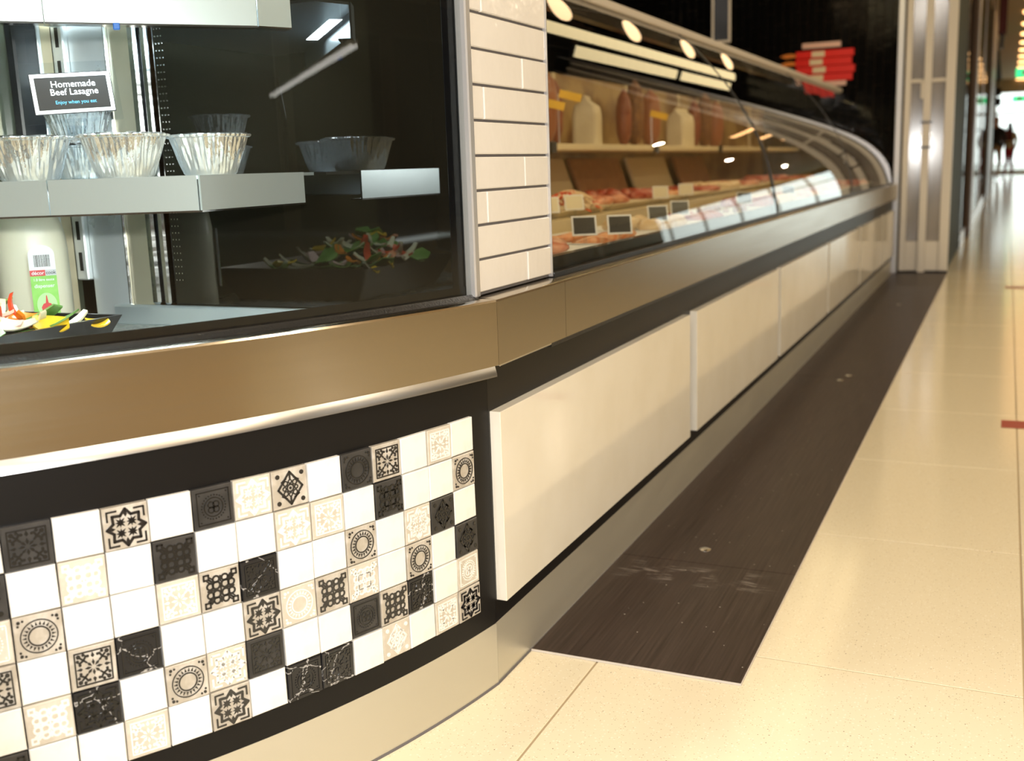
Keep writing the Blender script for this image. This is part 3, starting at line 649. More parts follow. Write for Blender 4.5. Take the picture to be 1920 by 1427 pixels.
# deck, back step, dark glass end, back wall
dk = MB(); pts = [(x-nx*0.018, y-ny*0.018) for x, y, nx, ny in GP] + [(-1.36, 1.29-go.y), (-1.5+0, 0.3-go.y)]
dk.prism([(p[0], p[1]) for p in pts[:41]] + [(-1.39-go.x, 1.309-go.y), (-1.39-go.x, 0.36-go.y)], gz(0.522), gz(0.530))
dk.build('deck', 'steel_deck', gc)
MB().box(-1.30-go.x, -0.69-go.x, 1.292-go.y, 1.3085-go.y, gz(0.5302), gz(0.562), 0, 0.003).build('rear_step', 'steel_shelf', gc)
MB().box(-1.186-go.x, -0.69-go.x, 1.3125-go.y, 1.322-go.y, gz(0.53), gz(1.45)).build('dark_glass_end', 'glass_dark', gc)['label'] = 'dark reflective glass end wall'
MB().box(-1.226-go.x, -1.209-go.x, 1.300-go.y, 1.320-go.y, gz(0.5625), gz(1.45), 0, 0.004).build('chrome_frame', 'steel_polished', gc)
MB().box(-1.203-go.x, -1.190-go.x, 1.303-go.y, 1.320-go.y, gz(0.5625), gz(1.45), 0, 0.003).build('chrome_frame', 'steel_polished', gc)
MB().box(-1.209-go.x, -1.203-go.x, 1.312-go.y, 1.322-go.y, gz(0.53), gz(1.45)).build('frame_gap', 'black_plastic', gc)
pf = MB()
for k in range(62):
    for c in range(3): pf.box(-1.181+c*.006-go.x, -1.1793+c*.006-go.x, 1.3115-go.y, 1.3126-go.y, gz(0.60+.0105*k), gz(0.6018+.0105*k))
o = pf.build('perforated_strip', 'steel_polished', gc); o['kind'] = 'stuff'
MB().box(-1.270-go.x, -1.2265-go.x, 1.309-go.y, 1.322-go.y, gz(0.53), gz(1.45)).build('side_panel', 'cream_metal', gc)
MB().box(-1.276-go.x, -1.2705-go.x, 1.303-go.y, 1.322-go.y, gz(0.53), gz(1.45), 0, .002).build('panel_bead', 'steel_polished', gc)
MB().box(-1.352-go.x, -1.2765-go.x, 1.309-go.y, 1.322-go.y, gz(0.53), gz(1.45)).build('side_panel', 'steel_bright', gc)['label'] = 'bright steel side panel'
MB().box(-1.42-go.x, -1.392-go.x, 0.36-go.y, 1.322-go.y, gz(0.53), gz(1.45)).build('back_panel', 'glass_green', gc)
MB().box(-1.3915-go.x, -1.372-go.x, 1.222-go.y, 1.268-go.y, gz(0.5302), gz(1.45), 0, 0.003).build('door_stile', 'black_plastic', gc)
MB().box(-1.3915-go.x, -1.374-go.x, 1.269-go.y, 1.276-go.y, gz(0.5302), gz(1.45), 0, 0.001).build('door_stile', 'steel_bright', gc)
MB().box(-1.3915-go.x, -1.376-go.x, 1.277-go.y, 1.298-go.y, gz(0.5302), gz(1.45), 0, 0.001).build('door_stile', 'case_cream', gc)
MB().box(-1.378-go.x, -1.353-go.x, 1.299-go.y, 1.320-go.y, gz(0.60), gz(1.45), 0, 0.002).build('shelf_upright', 'steel_bright', gc)
for k in range(16): MB().box(-1.3685-go.x, -1.3615-go.x, 1.2983-go.y, 1.2989-go.y, gz(0.615+.05*k), gz(0.645+.05*k)).build('upright_slot', 'black_plastic', gc)
MB().box(-1.475-go.x, -0.69-go.x, 0.36-go.y, 1.322-go.y, gz(1.45), gz(1.47)).build('roof_panel', 'steel_shelf', gc)
MB().box(-1.9-go.x, -1.425-go.x, 0.36-go.y, 1.32-go.y, gz(0.0), gz(1.45)).build('rear_housing', 'black_paint', gc)

def shelf(A, B, Cc, ztop, hh, seam):
    """front edge A-B-C at ztop; back along walls"""
    poly = [A, B, Cc, (Cc[0]-0.03, 1.300), (-1.40, 1.300), (-1.40, 0.55), (A[0]-0.1, 0.50)]
    d = Vector((A[0]-B[0], A[1]-B[1])).normalized(); A2 = (A[0]+d.x*0.30, A[1]+d.y*0.30)
    poly = [A2, B, Cc, (Cc[0]-0.02, 1.297), (-1.37, 1.297), (-1.37, A2[1]-0.02)]
    P2 = [(p[0]-go.x, p[1]-go.y) for p in poly]
    s = MB().prism(P2, gz(ztop-0.004), gz(ztop)).build('shelf', 'steel_shelf', gc)
    # folded front edge in facets
    def facet(p, q, nm='shelf_front'):
        p, q = Vector(p), Vector(q); d = (q-p).normalized(); nrm = Vector((d.y, -d.x))
        g = 0.0006
        a = p+d*g; b_ = q-d*g
        fr = MB().prism([(a.x+nrm.x*.003-go.x, a.y+nrm.y*.003-go.y), (b_.x+nrm.x*.003-go.x, b_.y+nrm.y*.003-go.y), (b_.x-go.x, b_.y-go.y), (a.x-go.x, a.y-go.y)], gz(ztop-hh), gz(ztop+0.0005))
        fr.build(nm, 'steel_shelf', s)
        lip = MB().prism([(a.x+nrm.x*.0028-go.x, a.y+nrm.y*.0028-go.y), (b_.x+nrm.x*.0028-go.x, b_.y+nrm.y*.0028-go.y), (b_.x-nrm.x*.018-go.x, b_.y-nrm.y*.018-go.y), (a.x-nrm.x*.018-go.x, a.y-nrm.y*.018-go.y)], gz(ztop-hh-0.0022), gz(ztop-hh))
        lip.build('shelf_hem', 'steel_polished', s)
    sm_ = (A[0]+(B[0]-A[0])*seam, A[1]+(B[1]-A[1])*seam)
    facet(A2, sm_); facet(sm_, B); facet(B, Cc)
    return s
s1 = shelf((-1.079, 0.918), (-0.868, 1.015), (-0.879, 1.24), 0.7595, 0.0405, 0.24)
s2 = shelf((-1.079, 1.003), (-0.902, 1.197), (-0.88, 1.24), 0.9995, 0.0505, 0.02)
MB().box(-0.004, 0.004, -0.008, 0.0, -0.004, 0.004, 0, .001).build('shelf_clip', 'clip_blue', s2, G(-1.018, 1.066, 0.9445), (0, 0, 0.8))['label'] = 'small blue clip'

# ---- foil trays
def foil_cup(loc, label, rz=0, s=1.0, gr='foil containers on the steel shelf'):
    t = thing('foil_tray', label, 'foil tray', loc, rz, gr)
    rr = random.Random(hash((round(loc[0]*1e4), 3)) & 0xffff)
    ph_ = [rr.uniform(0, 6.28) for _ in range(6)]
    def fn(r, z, a, j):
        if j == 0: return r
        k = min(1, z/0.01)
        return r*(1 + k*(0.014*math.sin(47*a+ph_[0]+1.5*math.sin(5*a+ph_[3])) + 0.016*math.sin(23*a+ph_[1]+z*90+math.sin(7*a)) + 0.014*math.sin(11*a+ph_[2]-z*60)))
    pr = [(0.032*s, 0), (0.0345*s, 0.0025*s)] + [(0.0345*s+(0.0495-0.0345)*s*k/7, 0.0025*s+0.0455*s*k/7) for k in range(1, 8)] + [(0.0535*s, 0.0490*s), (0.0545*s, 0.0515*s), (0.0530*s, 0.0525*s), (0.0495*s, 0.0505*s), (0.048*s, 0.046*s)]
    MB().lathe(pr, 190, fn=fn).build('cup', 'foil', t, smooth=35)
    b = MB(); n = 40; v = [(0, 0, 0.0545*s)]; F = []
    for q in (0.5, 0.97):
        for i in range(n):
            a = 2*pi*i/n; v.append((0.0535*s*q*math.cos(a), 0.0535*s*q*math.sin(a), (0.0545 if q < .9 else 0.0527)*s + 0.0007*math.sin(7*a+ph_[3]) + .0006*math.sin(15*a)))
    for i in range(n):
        k = (i+1) % n; F += [(0, 1+i, 1+k), (1+i, n+1+i, n+1+k, 1+k)]
    b.add(v, F).build('film_lid', 'foil_film', t, smooth=60)
    return t
foil_cup((-1.104, 0.985, 0.760), 'crinkled foil tray on the shelf, cut by the photo edge', 0.3)
foil_cup((-0.998, 1.037, 0.760), 'crinkled foil tray in the middle of the shelf row', 1.1)
foil_cup((-0.949, 1.137, 0.760), 'crinkled foil tray at the bent end of the shelf', 2.0, .98)
foil_cup((-1.195, 1.160, 0.760), 'foil tray at the back under a stacked one', 0.6, .9)
foil_cup((-1.195, 1.160, 0.8100), 'foil tray stacked on another behind the lasagne card', 2.6, .9)
# ---- lasagne card on a clear stand
tk = thing('product_card', 'black card with white border reading Homemade Beef Lasagne in clear stand', 'price card', (-1.122, 1.085, 0.7600))
d2 = Vector((1.122, -1.085, 0))   # faces the camera
d2 = d2; th_ = math.atan2(d2.y, d2.x)+pi/2+0.10
Mc = Matrix.Translation((0, 0, 0.112)) @ Matrix.Rotation(th_, 4, 'Z') @ Matrix.Rotation(pi/2-0.12, 4, 'X') @ Matrix.Rotation(0.06, 4, 'Z')
def bx(a, b_, c, d, e, f, nm, mt, M, par):
    o = MB().box(a, b_, c, d, e, f, 0, 0.0003).build(nm, mt, par); o.matrix_local = M; return o
bx(-.062, .058, -.038, .040, -.0016, -.0006, 'clear_holder', 'acrylic', Mc, tk)
bx(-.0505, .0505, -.0265, .0265, -.0005, 0.0, 'card_rim', 'card_black', Mc, tk)
bx(-.0495, .0495, -.0255, .0255, 0.0, .0006, 'card_border', 'card_white', Mc, tk)
bx(-.0445, .0445, -.0208, .0208, .0006, .0010, 'card', 'card_black', Mc, tk)
text_mesh('Homemade', 0.0118, 'card_white', 'lettering', tk, Mc @ Matrix.Translation((0.002, 0.0112, 0.00115)), bold=0.00008)
text_mesh('Beef Lasagne', 0.0118, 'card_white', 'lettering', tk, Mc @ Matrix.Translation((0.002, 0.0012, 0.00115)), bold=0.00008, sx=0.98)
text_mesh('Enjoy when you eat', 0.0064, 'ink_blue', 'lettering', tk, Mc @ Matrix.Translation((0.002, -0.0118, 0.00115)))
bx(-.028, .028, -.055, -.033, -.004, -.001, 'stand', 'acrylic', Mc, tk); 
MB().box(-.012, .012, -.003, .003, 0.0003, .07, 0, .0005).box(-.03, .03, -.02, .02, 0.0, .002).build('stand', 'acrylic', tk, rot=(0, 0, th_))

# ---- squeeze bottle
bo = thing('squeeze_bottle', 'cream squeeze bottle with green sauce dispenser label behind the dish', 'bottle', (-1.300, 1.145, 0.5305))
def rect_loft(secs, n=28, e=3.2):
    b = MB(); v = []; F = []
    for (hx, hy, z) in secs:
        for i in range(n):
            a = 2*pi*i/n; c, s_ = math.cos(a), math.sin(a)
            v.append((hx*math.copysign(abs(c)**(2/e), c), hy*math.copysign(abs(s_)**(2/e), s_), z))
    for j in range(len(secs)-1):
        for i in range(n): F.append((j*n+i, j*n+(i+1) % n, (j+1)*n+(i+1) % n, (j+1)*n+i))
    F += [tuple(range(n-1, -1, -1)), tuple((len(secs)-1)*n+i for i in range(n))]
    b.add(v, F); return b
rb = 0.82
rect_loft([(0.046, 0.040, 0.0), (0.050, 0.044, 0.004), (0.050, 0.044, 0.13), (0.049, 0.043, 0.145), (0.046, 0.040, 0.165), (0.040, 0.036, 0.180), (0.026, 0.026, 0.189), (0.018, 0.018, 0.191)]).build('bottle_body', 'cream_plastic', bo, rot=(0, 0, rb), smooth=50)
MB().lathe([(0.019, 0.1915), (0.019, 0.200), (0.008, 0.204), (0.003, 0.215)], 20).build('nozzle_cap', 'label_red', bo, smooth=40)
# label lies on the face turned to the camera
dl = Vector((1.300, -1.145, 0)).normalized(); ta = math.atan2(dl.y, dl.x)+pi/2
LM = Matrix.Translation((dl.x*0.0508+0.012*math.cos(ta), dl.y*0.0508+0.012*math.sin(ta), 0.090)) @ Matrix.Rotation(ta, 4, 'Z') @ Matrix.Rotation(pi/2, 4, 'X')
lw, lh = 0.0175, 0.050
def lab(poly, z0, z1, mt, nm='label_panel'):
    o = MB().prism(poly, z0, z1).build(nm, mt, bo); o.matrix_local = LM; return o
arcp = [(-lw, -lh), (lw, -lh), (lw, lh*0.72)] + [(lw*math.cos(t*pi/12), lh*0.72+lh*0.28*math.sin(t*pi/12)) for t in range(1, 12)] + [(-lw, lh*0.72)]
lab(arcp, -.003, 0, 'card_white', 'bottle_label')
lab([(-lw, -lh), (lw, -lh), (lw, 0.006), (-lw, 0.006)], 0, .0004, 'label_green')
lab([(-lw, 0.006), (0.003, 0.006), (0.003, 0.0145), (-lw, 0.0145)], 0, .0004, 'label_red')
lab([(0.003, 0.006), (lw, 0.006), (lw, 0.0145), (0.003, 0.0145)], 0, .0004, 'label_grey')
lab([(0.001+0.0135*math.cos(t*pi/16), -0.036+0.0175*math.sin(t*pi/16)) for t in range(32)], .0004, .0007, 'label_palegreen')
lab([(-.006, -.044), (.008, -.044), (.009, -.039), (.006, -.034), (.003, -.033), (.0015, -.022), (.0005, -.022), (-.001, -.033), (-.004, -.034), (-.007, -.039)], .0007, .001, 'label_red', 'label_motif')
bc = MB(); xx = -0.0105
rb_ = random.Random(3)
while xx < 0.0105:
    wd = rb_.choice([.0004, .0007, .0010]); bc.box(xx, xx+wd, 0.019, 0.036, 0, .0003); xx += wd+rb_.choice([.0005, .0008])
o = bc.build('barcode', 'card_black', bo); o.matrix_local = LM
for txt, x_, y_, s_, mt in (('décor', -0.0070, 0.0102, 0.0074, 'card_white'), ('cook', 0.0104, 0.0102, 0.0068, 'card_black'), ('1.0 litre sauce', 0.0, 0.0005, 0.0052, 'card_white'), ('dispenser', 0.0, -0.0085, 0.0074, 'card_white')):
    text_mesh(txt, s_, mt, 'lettering', bo, LM @ Matrix.Translation((x_, y_, .0007)), bold=0.00008, sx=0.95)

# ---- black dish of vegetables
dd = thing('serving_dish', 'black tapered dish of cut vegetables behind the curved glass', 'dish', (-1.182, 0.857, 0.5305))
def dish_lofts():
    b = MB(); hx, hy = 0.168, 0.165; H = 0.0595
    def rc(sx, sy, z): return [(-hx*sx, -hy*sy, z), (hx*sx, -hy*sy, z), (hx*sx, hy*sy, z), (-hx*sx, hy*sy, z)]
    v = rc(.80, .86, 0) + rc(1, 1, H) + rc(.965, .965, H) + rc(.78, .84, .006)
    F = [(3, 2, 1, 0), (12, 13, 14, 15)]
    for k in range(3):
        for i in range(4): F.append((k*4+i, k*4+(i+1) % 4, k*4+4+(i+1) % 4, k*4+4+i))
    return b.add(v, F)
dish_lofts().build('bowl', 'black_plastic', dd)
rv = random.Random(11)
def veg_strip(L, wd, t, curl, mat, n=7):
    b = MB(); v = []; F = []
    for i in range(n+1):
        u = i/n-0.5; a = curl*u; x = math.sin(a)*L/curl if abs(curl) > .01 else u*L; z = (1-math.cos(a))*L/curl if abs(curl) > .01 else 0
        ww = wd*(1-1.6*u*u)
        v += [(x, -ww/2, z), (x, ww/2, z), (x, ww/2, z+t), (x, -ww/2, z+t)]
    for i in range(n):
        for j in range(4): F.append((i*4+j, i*4+(j+1) % 4, i*4+4+(j+1) % 4, i*4+4+j))
    F += [(0, 1, 2, 3), (n*4+3, n*4+2, n*4+1, n*4)]
    return b.add(v, F).mesh('vegetable', mat, 60)
VM = {'cabbage_strip': (veg_strip(.075, .013, .003, 1.3, 'cabbage'), 'pale cabbage strip in the black dish', 'cabbage strips in the black dish'),
      'green_leaf': (veg_strip(.085, .040, .002, 0.8, 'leaf_green'), 'dark green leaf piece in the black dish', 'green leaves in the black dish'),
      'red_pepper_slice': (veg_strip(.055, .015, .005, 1.7, 'pepper_red'), 'bright red pepper slice in the black dish', 'red pepper slices in the black dish'),
      'orange_pepper_slice': (veg_strip(.045, .020, .004, 1.2, 'pepper_orange'), 'orange pepper slice in the black dish', 'orange pepper slices in the black dish'),
      'yellow_pepper_slice': (veg_strip(.050, .028, .004, 1.1, 'pepper_yellow'), 'yellow pepper slice in the black dish', 'yellow pepper slices in the black dish'),
      'radish_slice': (veg_strip(.045, .018, .004, 1.4, 'radish'), 'pink edged radish slice in the black dish', 'radish slices in the black dish')}
def vegput(kind, x, y, z, rot, sc=1.0):
    me, lab_, gr = VM[kind]; o = put(me, kind, None, (x-.046, y-.003, z), rot); o.scale = (sc,)*3; tag(o, lab_, 'vegetable', gr)
kinds = ['cabbage_strip']*20 + ['green_leaf']*12 + ['radish_slice']*8 + ['red_pepper_slice']*3 + ['orange_pepper_slice']*5 + ['yellow_pepper_slice']*3
for i, kd in enumerate(kinds):
    x = rv.uniform(-1.26, -1.00); y = rv.uniform(0.73, 0.96); hz = 0.562 + 0.060*max(0, 1-((x+1.10)/.15)**2)*max(0, 1-((y-.80)/.19)**2)
    vegput(kd, x, y, hz+rv.uniform(0, .010), (rv.uniform(-.4, .4), rv.uniform(-.4, .4), rv.uniform(0, 6.28)))
for kd, x, y, z, rt_ in (('yellow_pepper_slice', -.985, .925, .590, (.9, .15, 1.0)), ('red_pepper_slice', -1.035, .915, .606, (.2, 1.2, .9)), ('orange_pepper_slice', -1.00, .900, .596, (.7, .5, 2.0)),
                         ('cabbage_strip', -1.02, .885, .603, (.2, -.3, 2.3)), ('green_leaf', -.985, .815, .594, (.5, .1, 1.5)), ('red_pepper_slice', -1.01, .872, .606, (0, .2, 2.6)), ('green_leaf', -1.05, .845, .612, (-.5, .2, 1.2)),
                         ('cabbage_strip', -1.03, .84, .616, (.3, .2, 1.2)), ('radish_slice', -.995, .872, .598, (.5, .3, .6)), ('cabbage_strip', -1.05, .86, .622, (.1, .3, .4)), ('cabbage_strip', -.985, .865, .596, (.8, .1, 1.4)),
                         ('green_leaf', -1.06, .815, .618, (.3, -.2, 2.0)), ('orange_pepper_slice', -1.05, .945, .594, (.4, .2, .4))):
    vegput(kd, x, y, z, rt_, .85)
vegput('yellow_pepper_slice', -.975, 0.988, .583, (.5, .1, 1.2), .6)

# ================================================================== LONG CURVED GLASS CASE
lc = thing('glass_case', 'long curved glass deli display case beyond the tiled pillar', 'display case', (-0.9, 4.4, 0.58))
lco = lc.location
PR = [(-.662, .581), (-.665, .61), (-.668, .633), (-.675, .67), (-.683, .705), (-.692, .74), (-.702, .771), (-.720, .819), (-.741, .864), (-.766, .907), (-.794, .949), (-.827, .995), (-.867, 1.045), (-.910, 1.092), (-.957, 1.138), (-.985, 1.162)]
# smooth once more
for _ in range(1): PR = [PR[0]] + [((PR[i-1][0]+2*PR[i][0]+PR[i+1][0])/4, (PR[i-1][1]+2*PR[i][1]+PR[i+1][1])/4) for i in range(1, len(PR)-1)] + [PR[-1]]
def offp(d):
    out = []
    for i, (x, z) in enumerate(PR):
        a = PR[max(0, i-1)]; b_ = PR[min(len(PR)-1, i+1)]; tx, tz = b_[0]-a[0], b_[1]-a[1]; l = math.hypot(tx, tz); out.append((x+tz/l*d, z-tx/l*d))
    return out
def extr(prof, y0, y1):
    n = len(prof); b = MB(); v = [(x-lco.x, y0-lco.y, z-lco.z) for x, z in prof] + [(x-lco.x, y1-lco.y, z-lco.z) for x, z in prof]
    return b.add(v, [tuple(range(n-1, -1, -1)), tuple(range(n, 2*n))] + [(i, (i+1) % n, n+(i+1) % n, n+i) for i in range(n)])
def shell(y0, y1, d0, d1):
    p = offp(d0) + offp(d1)[::-1]; n = len(PR); b = MB()
    v = [(x-lco.x, y0-lco.y, z-lco.z) for x, z in p] + [(x-lco.x, y1-lco.y, z-lco.z) for x, z in p]; m = 2*n; F = []
    for i in range(m): F.append((i, (i+1) % m, m+(i+1) % m, m+i))
    for i in range(n-1): F += [(i, m-1-i, m-2-i, i+1), (m+i, m+i+1, 2*m-2-i, 2*m-1-i)]
    return b.add(v, F)
JN = [1.603, 3.50, 5.37, 7.24]
for a, b_ in zip(JN[:-1], JN[1:]):
    shell(a+.003, b_-.003, 0.0, -0.006).build('curved_pane', 'glass_curved', lc, smooth=30)
for y in JN[1:3]: shell(y-.006, y+.004, 0.0015, -0.0075).build('joint_seal', 'black_seal', lc, smooth=30)
MB().box(-.02, .004, JN[0]-lco.y, 7.25-lco.y, 0.0003, .008).build('base_seal', 'black_seal', lc, (-.662-lco.x, 0, 0))
MB().box(-.030, -.012, JN[0]-lco.y, 7.25-lco.y, 0.0003, .030).build('inner_skirt', 'black_plastic', lc, (-.662-lco.x, 0, 0))
MB().box(-1.004-lco.x, -.976-lco.x, JN[0]-lco.y, 7.25-lco.y, 1.160-lco.z, 1.182-lco.z, 0, .003).build('top_rail', 'rail_satin', lc)
MB().box(-1.015-lco.x, -.985-lco.x, JN[0]-lco.y, 7.25-lco.y, 1.12-lco.z, 1.1598-lco.z).build('fill_housing', 'black_plastic', lc)  # box added under the rail for the unseen fill lamps
MB().box(-1.47-lco.x, -.70-lco.x, JN[0]-lco.y, 7.25-lco.y, -.02, .0002).build('deck', 'case_cream', lc)
MB().box(-1.47-lco.x, -1.00-lco.x, JN[0]-lco.y, 7.25-lco.y, .0003, .045).build('raised_deck', 'case_cream', lc)
MB().box(-1.50-lco.x, -1.47-lco.x, JN[0]-lco.y, 7.25-lco.y, -.5, .50).build('back_wall', 'case_back', lc)
for y in (2.2, 2.9, 3.6, 4.4, 5.2, 6.0, 6.8):
    MB().box(-1.47-lco.x, -1.462-lco.x, y-.012-lco.y, y+.012-lco.y, .2452, .50).build('door_stile', 'case_cream', lc)
MB().box(-1.4698-lco.x, -1.24-lco.x, JN[0]-lco.y, 7.25-lco.y, .225, .245, 0, .002).build('rear_shelf', 'case_cream', lc)
for y in (3.02, 4.07, 5.1, 6.15): MB().box(-1.239-lco.x, -1.229-lco.x, y-.02-lco.y, y+.02-lco.y, .215, .25, 0, .002).build('shelf_bracket', 'black_plastic', lc)
pe = [(-1.47, .5805)] + offp(-.001) + [(-1.47, 1.16)]
extr(pe, 7.242, 7.25).build('end_pane', 'glass_clear', lc)

# trays and food
tr = MB(); tx_, ty_ = 0.118, 0.185
def tray_mesh(hx, hy, h, mat, nm):
    b = MB()
    def rc(s, z, g=0): return [(-hx*s-g, -hy*s-g, z), (hx*s+g, -hy*s-g, z), (hx*s+g, hy*s+g, z), (-hx*s-g, hy*s+g, z)]
    v = rc(.90, 0) + rc(1, h) + rc(1, h, .006) + rc(1, h+.002, .006) + rc(.985, h+.002) + rc(.88, .003); F = [(3, 2, 1, 0), (20, 21, 22, 23)]
    for k in range(5):
        for i in range(4): F.append((k*4+i, k*4+(i+1) % 4, k*4+4+(i+1) % 4, k*4+4+i))
    return b.add(v, F).mesh(nm, mat)
trm = tray_mesh(tx_, ty_, .018, 'white_plastic', 'food_tray')
trb = tray_mesh(.17, ty_, .016, 'case_cream', 'food_tray')
rf = random.Random(5)
def blob(hx, hy, hz, mat, nm, seed, n=14, m=7):
    q = random.Random(seed); ph_ = [q.uniform(0, 6.28) for _ in range(8)]; b = MB(); v = []; F = []
    for j in range(m+1):
        t = pi*j/m
        for i in range(n):
            a = 2*pi*i/n; k = 1+.12*math.sin(3*a+ph_[0])*math.sin(t)+.10*math.sin(5*a+ph_[1])*math.sin(2*t)
            v.append((hx*k*math.sin(t)*math.cos(a), hy*k*math.sin(t)*math.sin(a), hz*(1-math.cos(t))*.5*(1+.2*math.sin(2*a+ph_[2])*math.sin(t))))
    for j in range(m):
        for i in range(n): F.append((j*n+i, j*n+(i+1) % n, (j+1)*n+(i+1) % n, (j+1)*n+i))
    return b.add(v, F).mesh(nm, mat, 60)
def coil(mat):
    b = MB(); pts = []
    for i in range(60):
        a = i*.42; r = .012+.0011*i; pts.append((r*math.cos(a), r*1.5*math.sin(a), .011))
    return b.tube(pts, .0095, 8).mesh('sausage_coil', mat, 60)
FOOD = [('meat_slice', 'meat_pink', 'pink sliced meat', (.040, .060, .030)), ('red_steak', 'meat_red', 'dark red steak', (.044, .056, .026)), ('chicken_piece', 'chicken', 'pale chicken piece', (.038, .050, .034)),
        ('salmon_piece', 'salmon', 'orange salmon piece', (.030, .075, .022)), ('sausage', 'sausage', 'brown sausage', (.012, .070, .024)), ('red_steak', 'meat_red', 'red beef cut', (.036, .055, .040))]
fm = {}
PLACE = ['nearest the tiled pillar', 'second from the tiled pillar', 'third from the tiled pillar', 'fourth from the tiled pillar', 'fifth from the tiled pillar', 'sixth from the tiled pillar', 'seventh from the tiled pillar', 'eighth from the tiled pillar', 'ninth from the tiled pillar', 'tenth from the tiled pillar', 'eleventh from the tiled pillar', 'twelfth from the tiled pillar', 'last before the far end']
def fill(cx, cy, cz, hx, hy, kind, where, nx=2, ny=3):
    nm, mt, desc, dim = FOOD[kind]; dim = (dim[0]*.8, dim[1]*.8, dim[2])
    for i in range(nx):
        for j in range(ny):
            key = (kind, (i*3+j) % 4)
            if key not in fm: fm[key] = blob(*dim, mt, nm, key[1]*13+kind)
            o = put(fm[key], nm, None, (cx+(i-(nx-1)/2)*hx*1.5/nx+rf.uniform(-.006, .006), cy+(j-(ny-1)/2)*hy*1.75/ny+rf.uniform(-.008, .008), cz+.004), (rf.uniform(-.04, .04), rf.uniform(-.04, .04), rf.uniform(-.35, .35)))
            tag(o, '%s on the %s' % (desc, where), 'food', '%s on the %s' % (desc+'s', where))
seqF = [0, 3, 2, 1, 4, 5, 2, 0, 3, 1, 4, 5, 0]; seqB = [1, 2, 4, 0, 5, 3, 1, 2, 0, 4, 5, 1, 3]
for k in range(13):
    y = 1.83 + .412*k
    tag(put(trm, 'food_tray', None, (-0.838, y, .5805)), 'white food tray in the front row, %s' % PLACE[k], 'tray', 'white trays in the front row')
    fill(-0.838, y, .5845, tx_, ty_, seqF[k], 'front tray %s' % PLACE[k])
    tag(put(trb, 'food_tray', None, (-1.205, y+.1, .6255)), 'cream food tray in the raised rear row, %s' % PLACE[k], 'tray', 'cream trays in the raised rear row')
    if k == 2 : continue
    fill(-1.205, y+.1, .6295, .16, ty_, seqB[k], 'rear tray %s' % PLACE[k], 3, 3)
# heap of shredded salad in the rear row
sh = thing('salad_heap', 'heap of yellow and orange shredded salad on a rear tray', 'food', (-1.10, 2.80, .6295))
hp = [MB(), MB()]
for i in range(240):
    a = rf.uniform(0, 6.28); r = rf.uniform(0, 1)**.6; x = .075*r*math.cos(a); y = .13*r*math.sin(a); z = .052*(1-r*r)+.006; t = rf.uniform(0, 6.28); l = .018
    hp[1 if rf.random() < .22 else 0].tube([(x-l*math.cos(t), y-l*math.sin(t), max(z-.004, .003)), (x, y, z+.003), (x+l*math.cos(t), y+l*math.sin(t), max(z-.004, .003))], .0026, 5)
for m_, mt in zip(hp, ('chicken', 'pepper_red')):
    o = m_.build('shreds', mt, sh); o['kind'] = 'stuff'

def price_tag(loc, rotz, label, face, w_=.052, h_=.042, tilt=.35):
    t = thing('price_tag', label, 'price tag', loc, rotz, 'price tags among the trays')
    b = MB().box(-w_/2, w_/2, -.0008, .0008, 0, h_, 0, .0003).build('card_border', 'white_plastic', t, (0, 0, .016), (-tilt, 0, 0))
    MB().box(-w_/2+.004, w_/2-.004, -.0014, -.0007, .004, h_-.004).build('card', face, t, (0, 0, .016), (-tilt, 0, 0))
    MB().box(-.004, .004, -.001, .001, 0, .018).box(-.015, .015, -.012, .012, 0, .0015).build('clear_stand', 'acrylic', t)
    return t
for (x, y, z, fc, lb_) in ((-.777, 2.06, .600, 'card_black', 'black price tag with white border, nearest but one to the pillar'), (-.725, 2.13, .598, 'card_black', 'black price tag with white border, closest to the front glass'),
        (-.78, 2.585, .598, 'card_black', 'black price tag in front of the shredded salad'), (-.81, 2.89, .598, 'card_black', 'black price tag just beyond the shredded salad'),
        (-1.035, 2.50, .6265, 'card_cream', 'cream price tag nearest the pillar on the raised deck'), (-1.03, 2.66, .6265, 'card_cream', 'cream price tag left of the shredded salad'),
        (-1.03, 3.44, .6265, 'card_cream', 'cream price tag beyond the shredded salad'), (-1.03, 3.75, .6265, 'card_cream', 'cream price tag beyond the first glass joint'), (-.79, 3.6, .598, 'card_black', 'black price tag beyond the first glass joint'), (-.79, 4.4, .598, 'card_black', 'black price tag midway along the case')):
    price_tag((x, y, z), math.atan2(x, -y)*-1*0 + math.atan2(y, x) - pi/2 + rf.uniform(-.1, .1) + .15, lb_, fc)
# things on the rear shelf
pbm = rect_loft([(.045, .060, 0), (.046, .062, .003), (.046, .060, .10), (.040, .058, .13), (.010, .057, .150), (.004, .056, .165)], 20, 6).mesh('paper_bag', 'paper_bag', 20)
for y, rz, lb_ in ((3.57, .2, 'tall cream paper bag standing on the rear shelf'), (4.75, -.2, 'cream paper bag farther along the rear shelf')):
    tag(put(pbm, 'paper_bag', None, (-1.33, y, .8255), (0, 0, rz)), lb_, 'paper bag', 'paper bags on the rear shelf')
def salami(r, h, mat): return MB().lathe([(.004, h+.012), (.012, h), (r*.8, h-.02), (r, h-.06), (r*1.03, h*.5), (r*.95, .05), (r*.6, .012), (.004, 0)][::-1], 16).mesh('cured_sausage', mat, 60)
sal = [salami(.035, .24, 'food_brown'), salami(.030, .20, 'cured_red'), salami(.042, .22, 'sausage')]
SP = [(2.98, 2), (3.07, 0), (3.20, 2), (3.34, 1), (4.02, 1), (4.12, 0), (4.40, 2), (5.05, 1), (5.2, 0), (5.5, 2)]
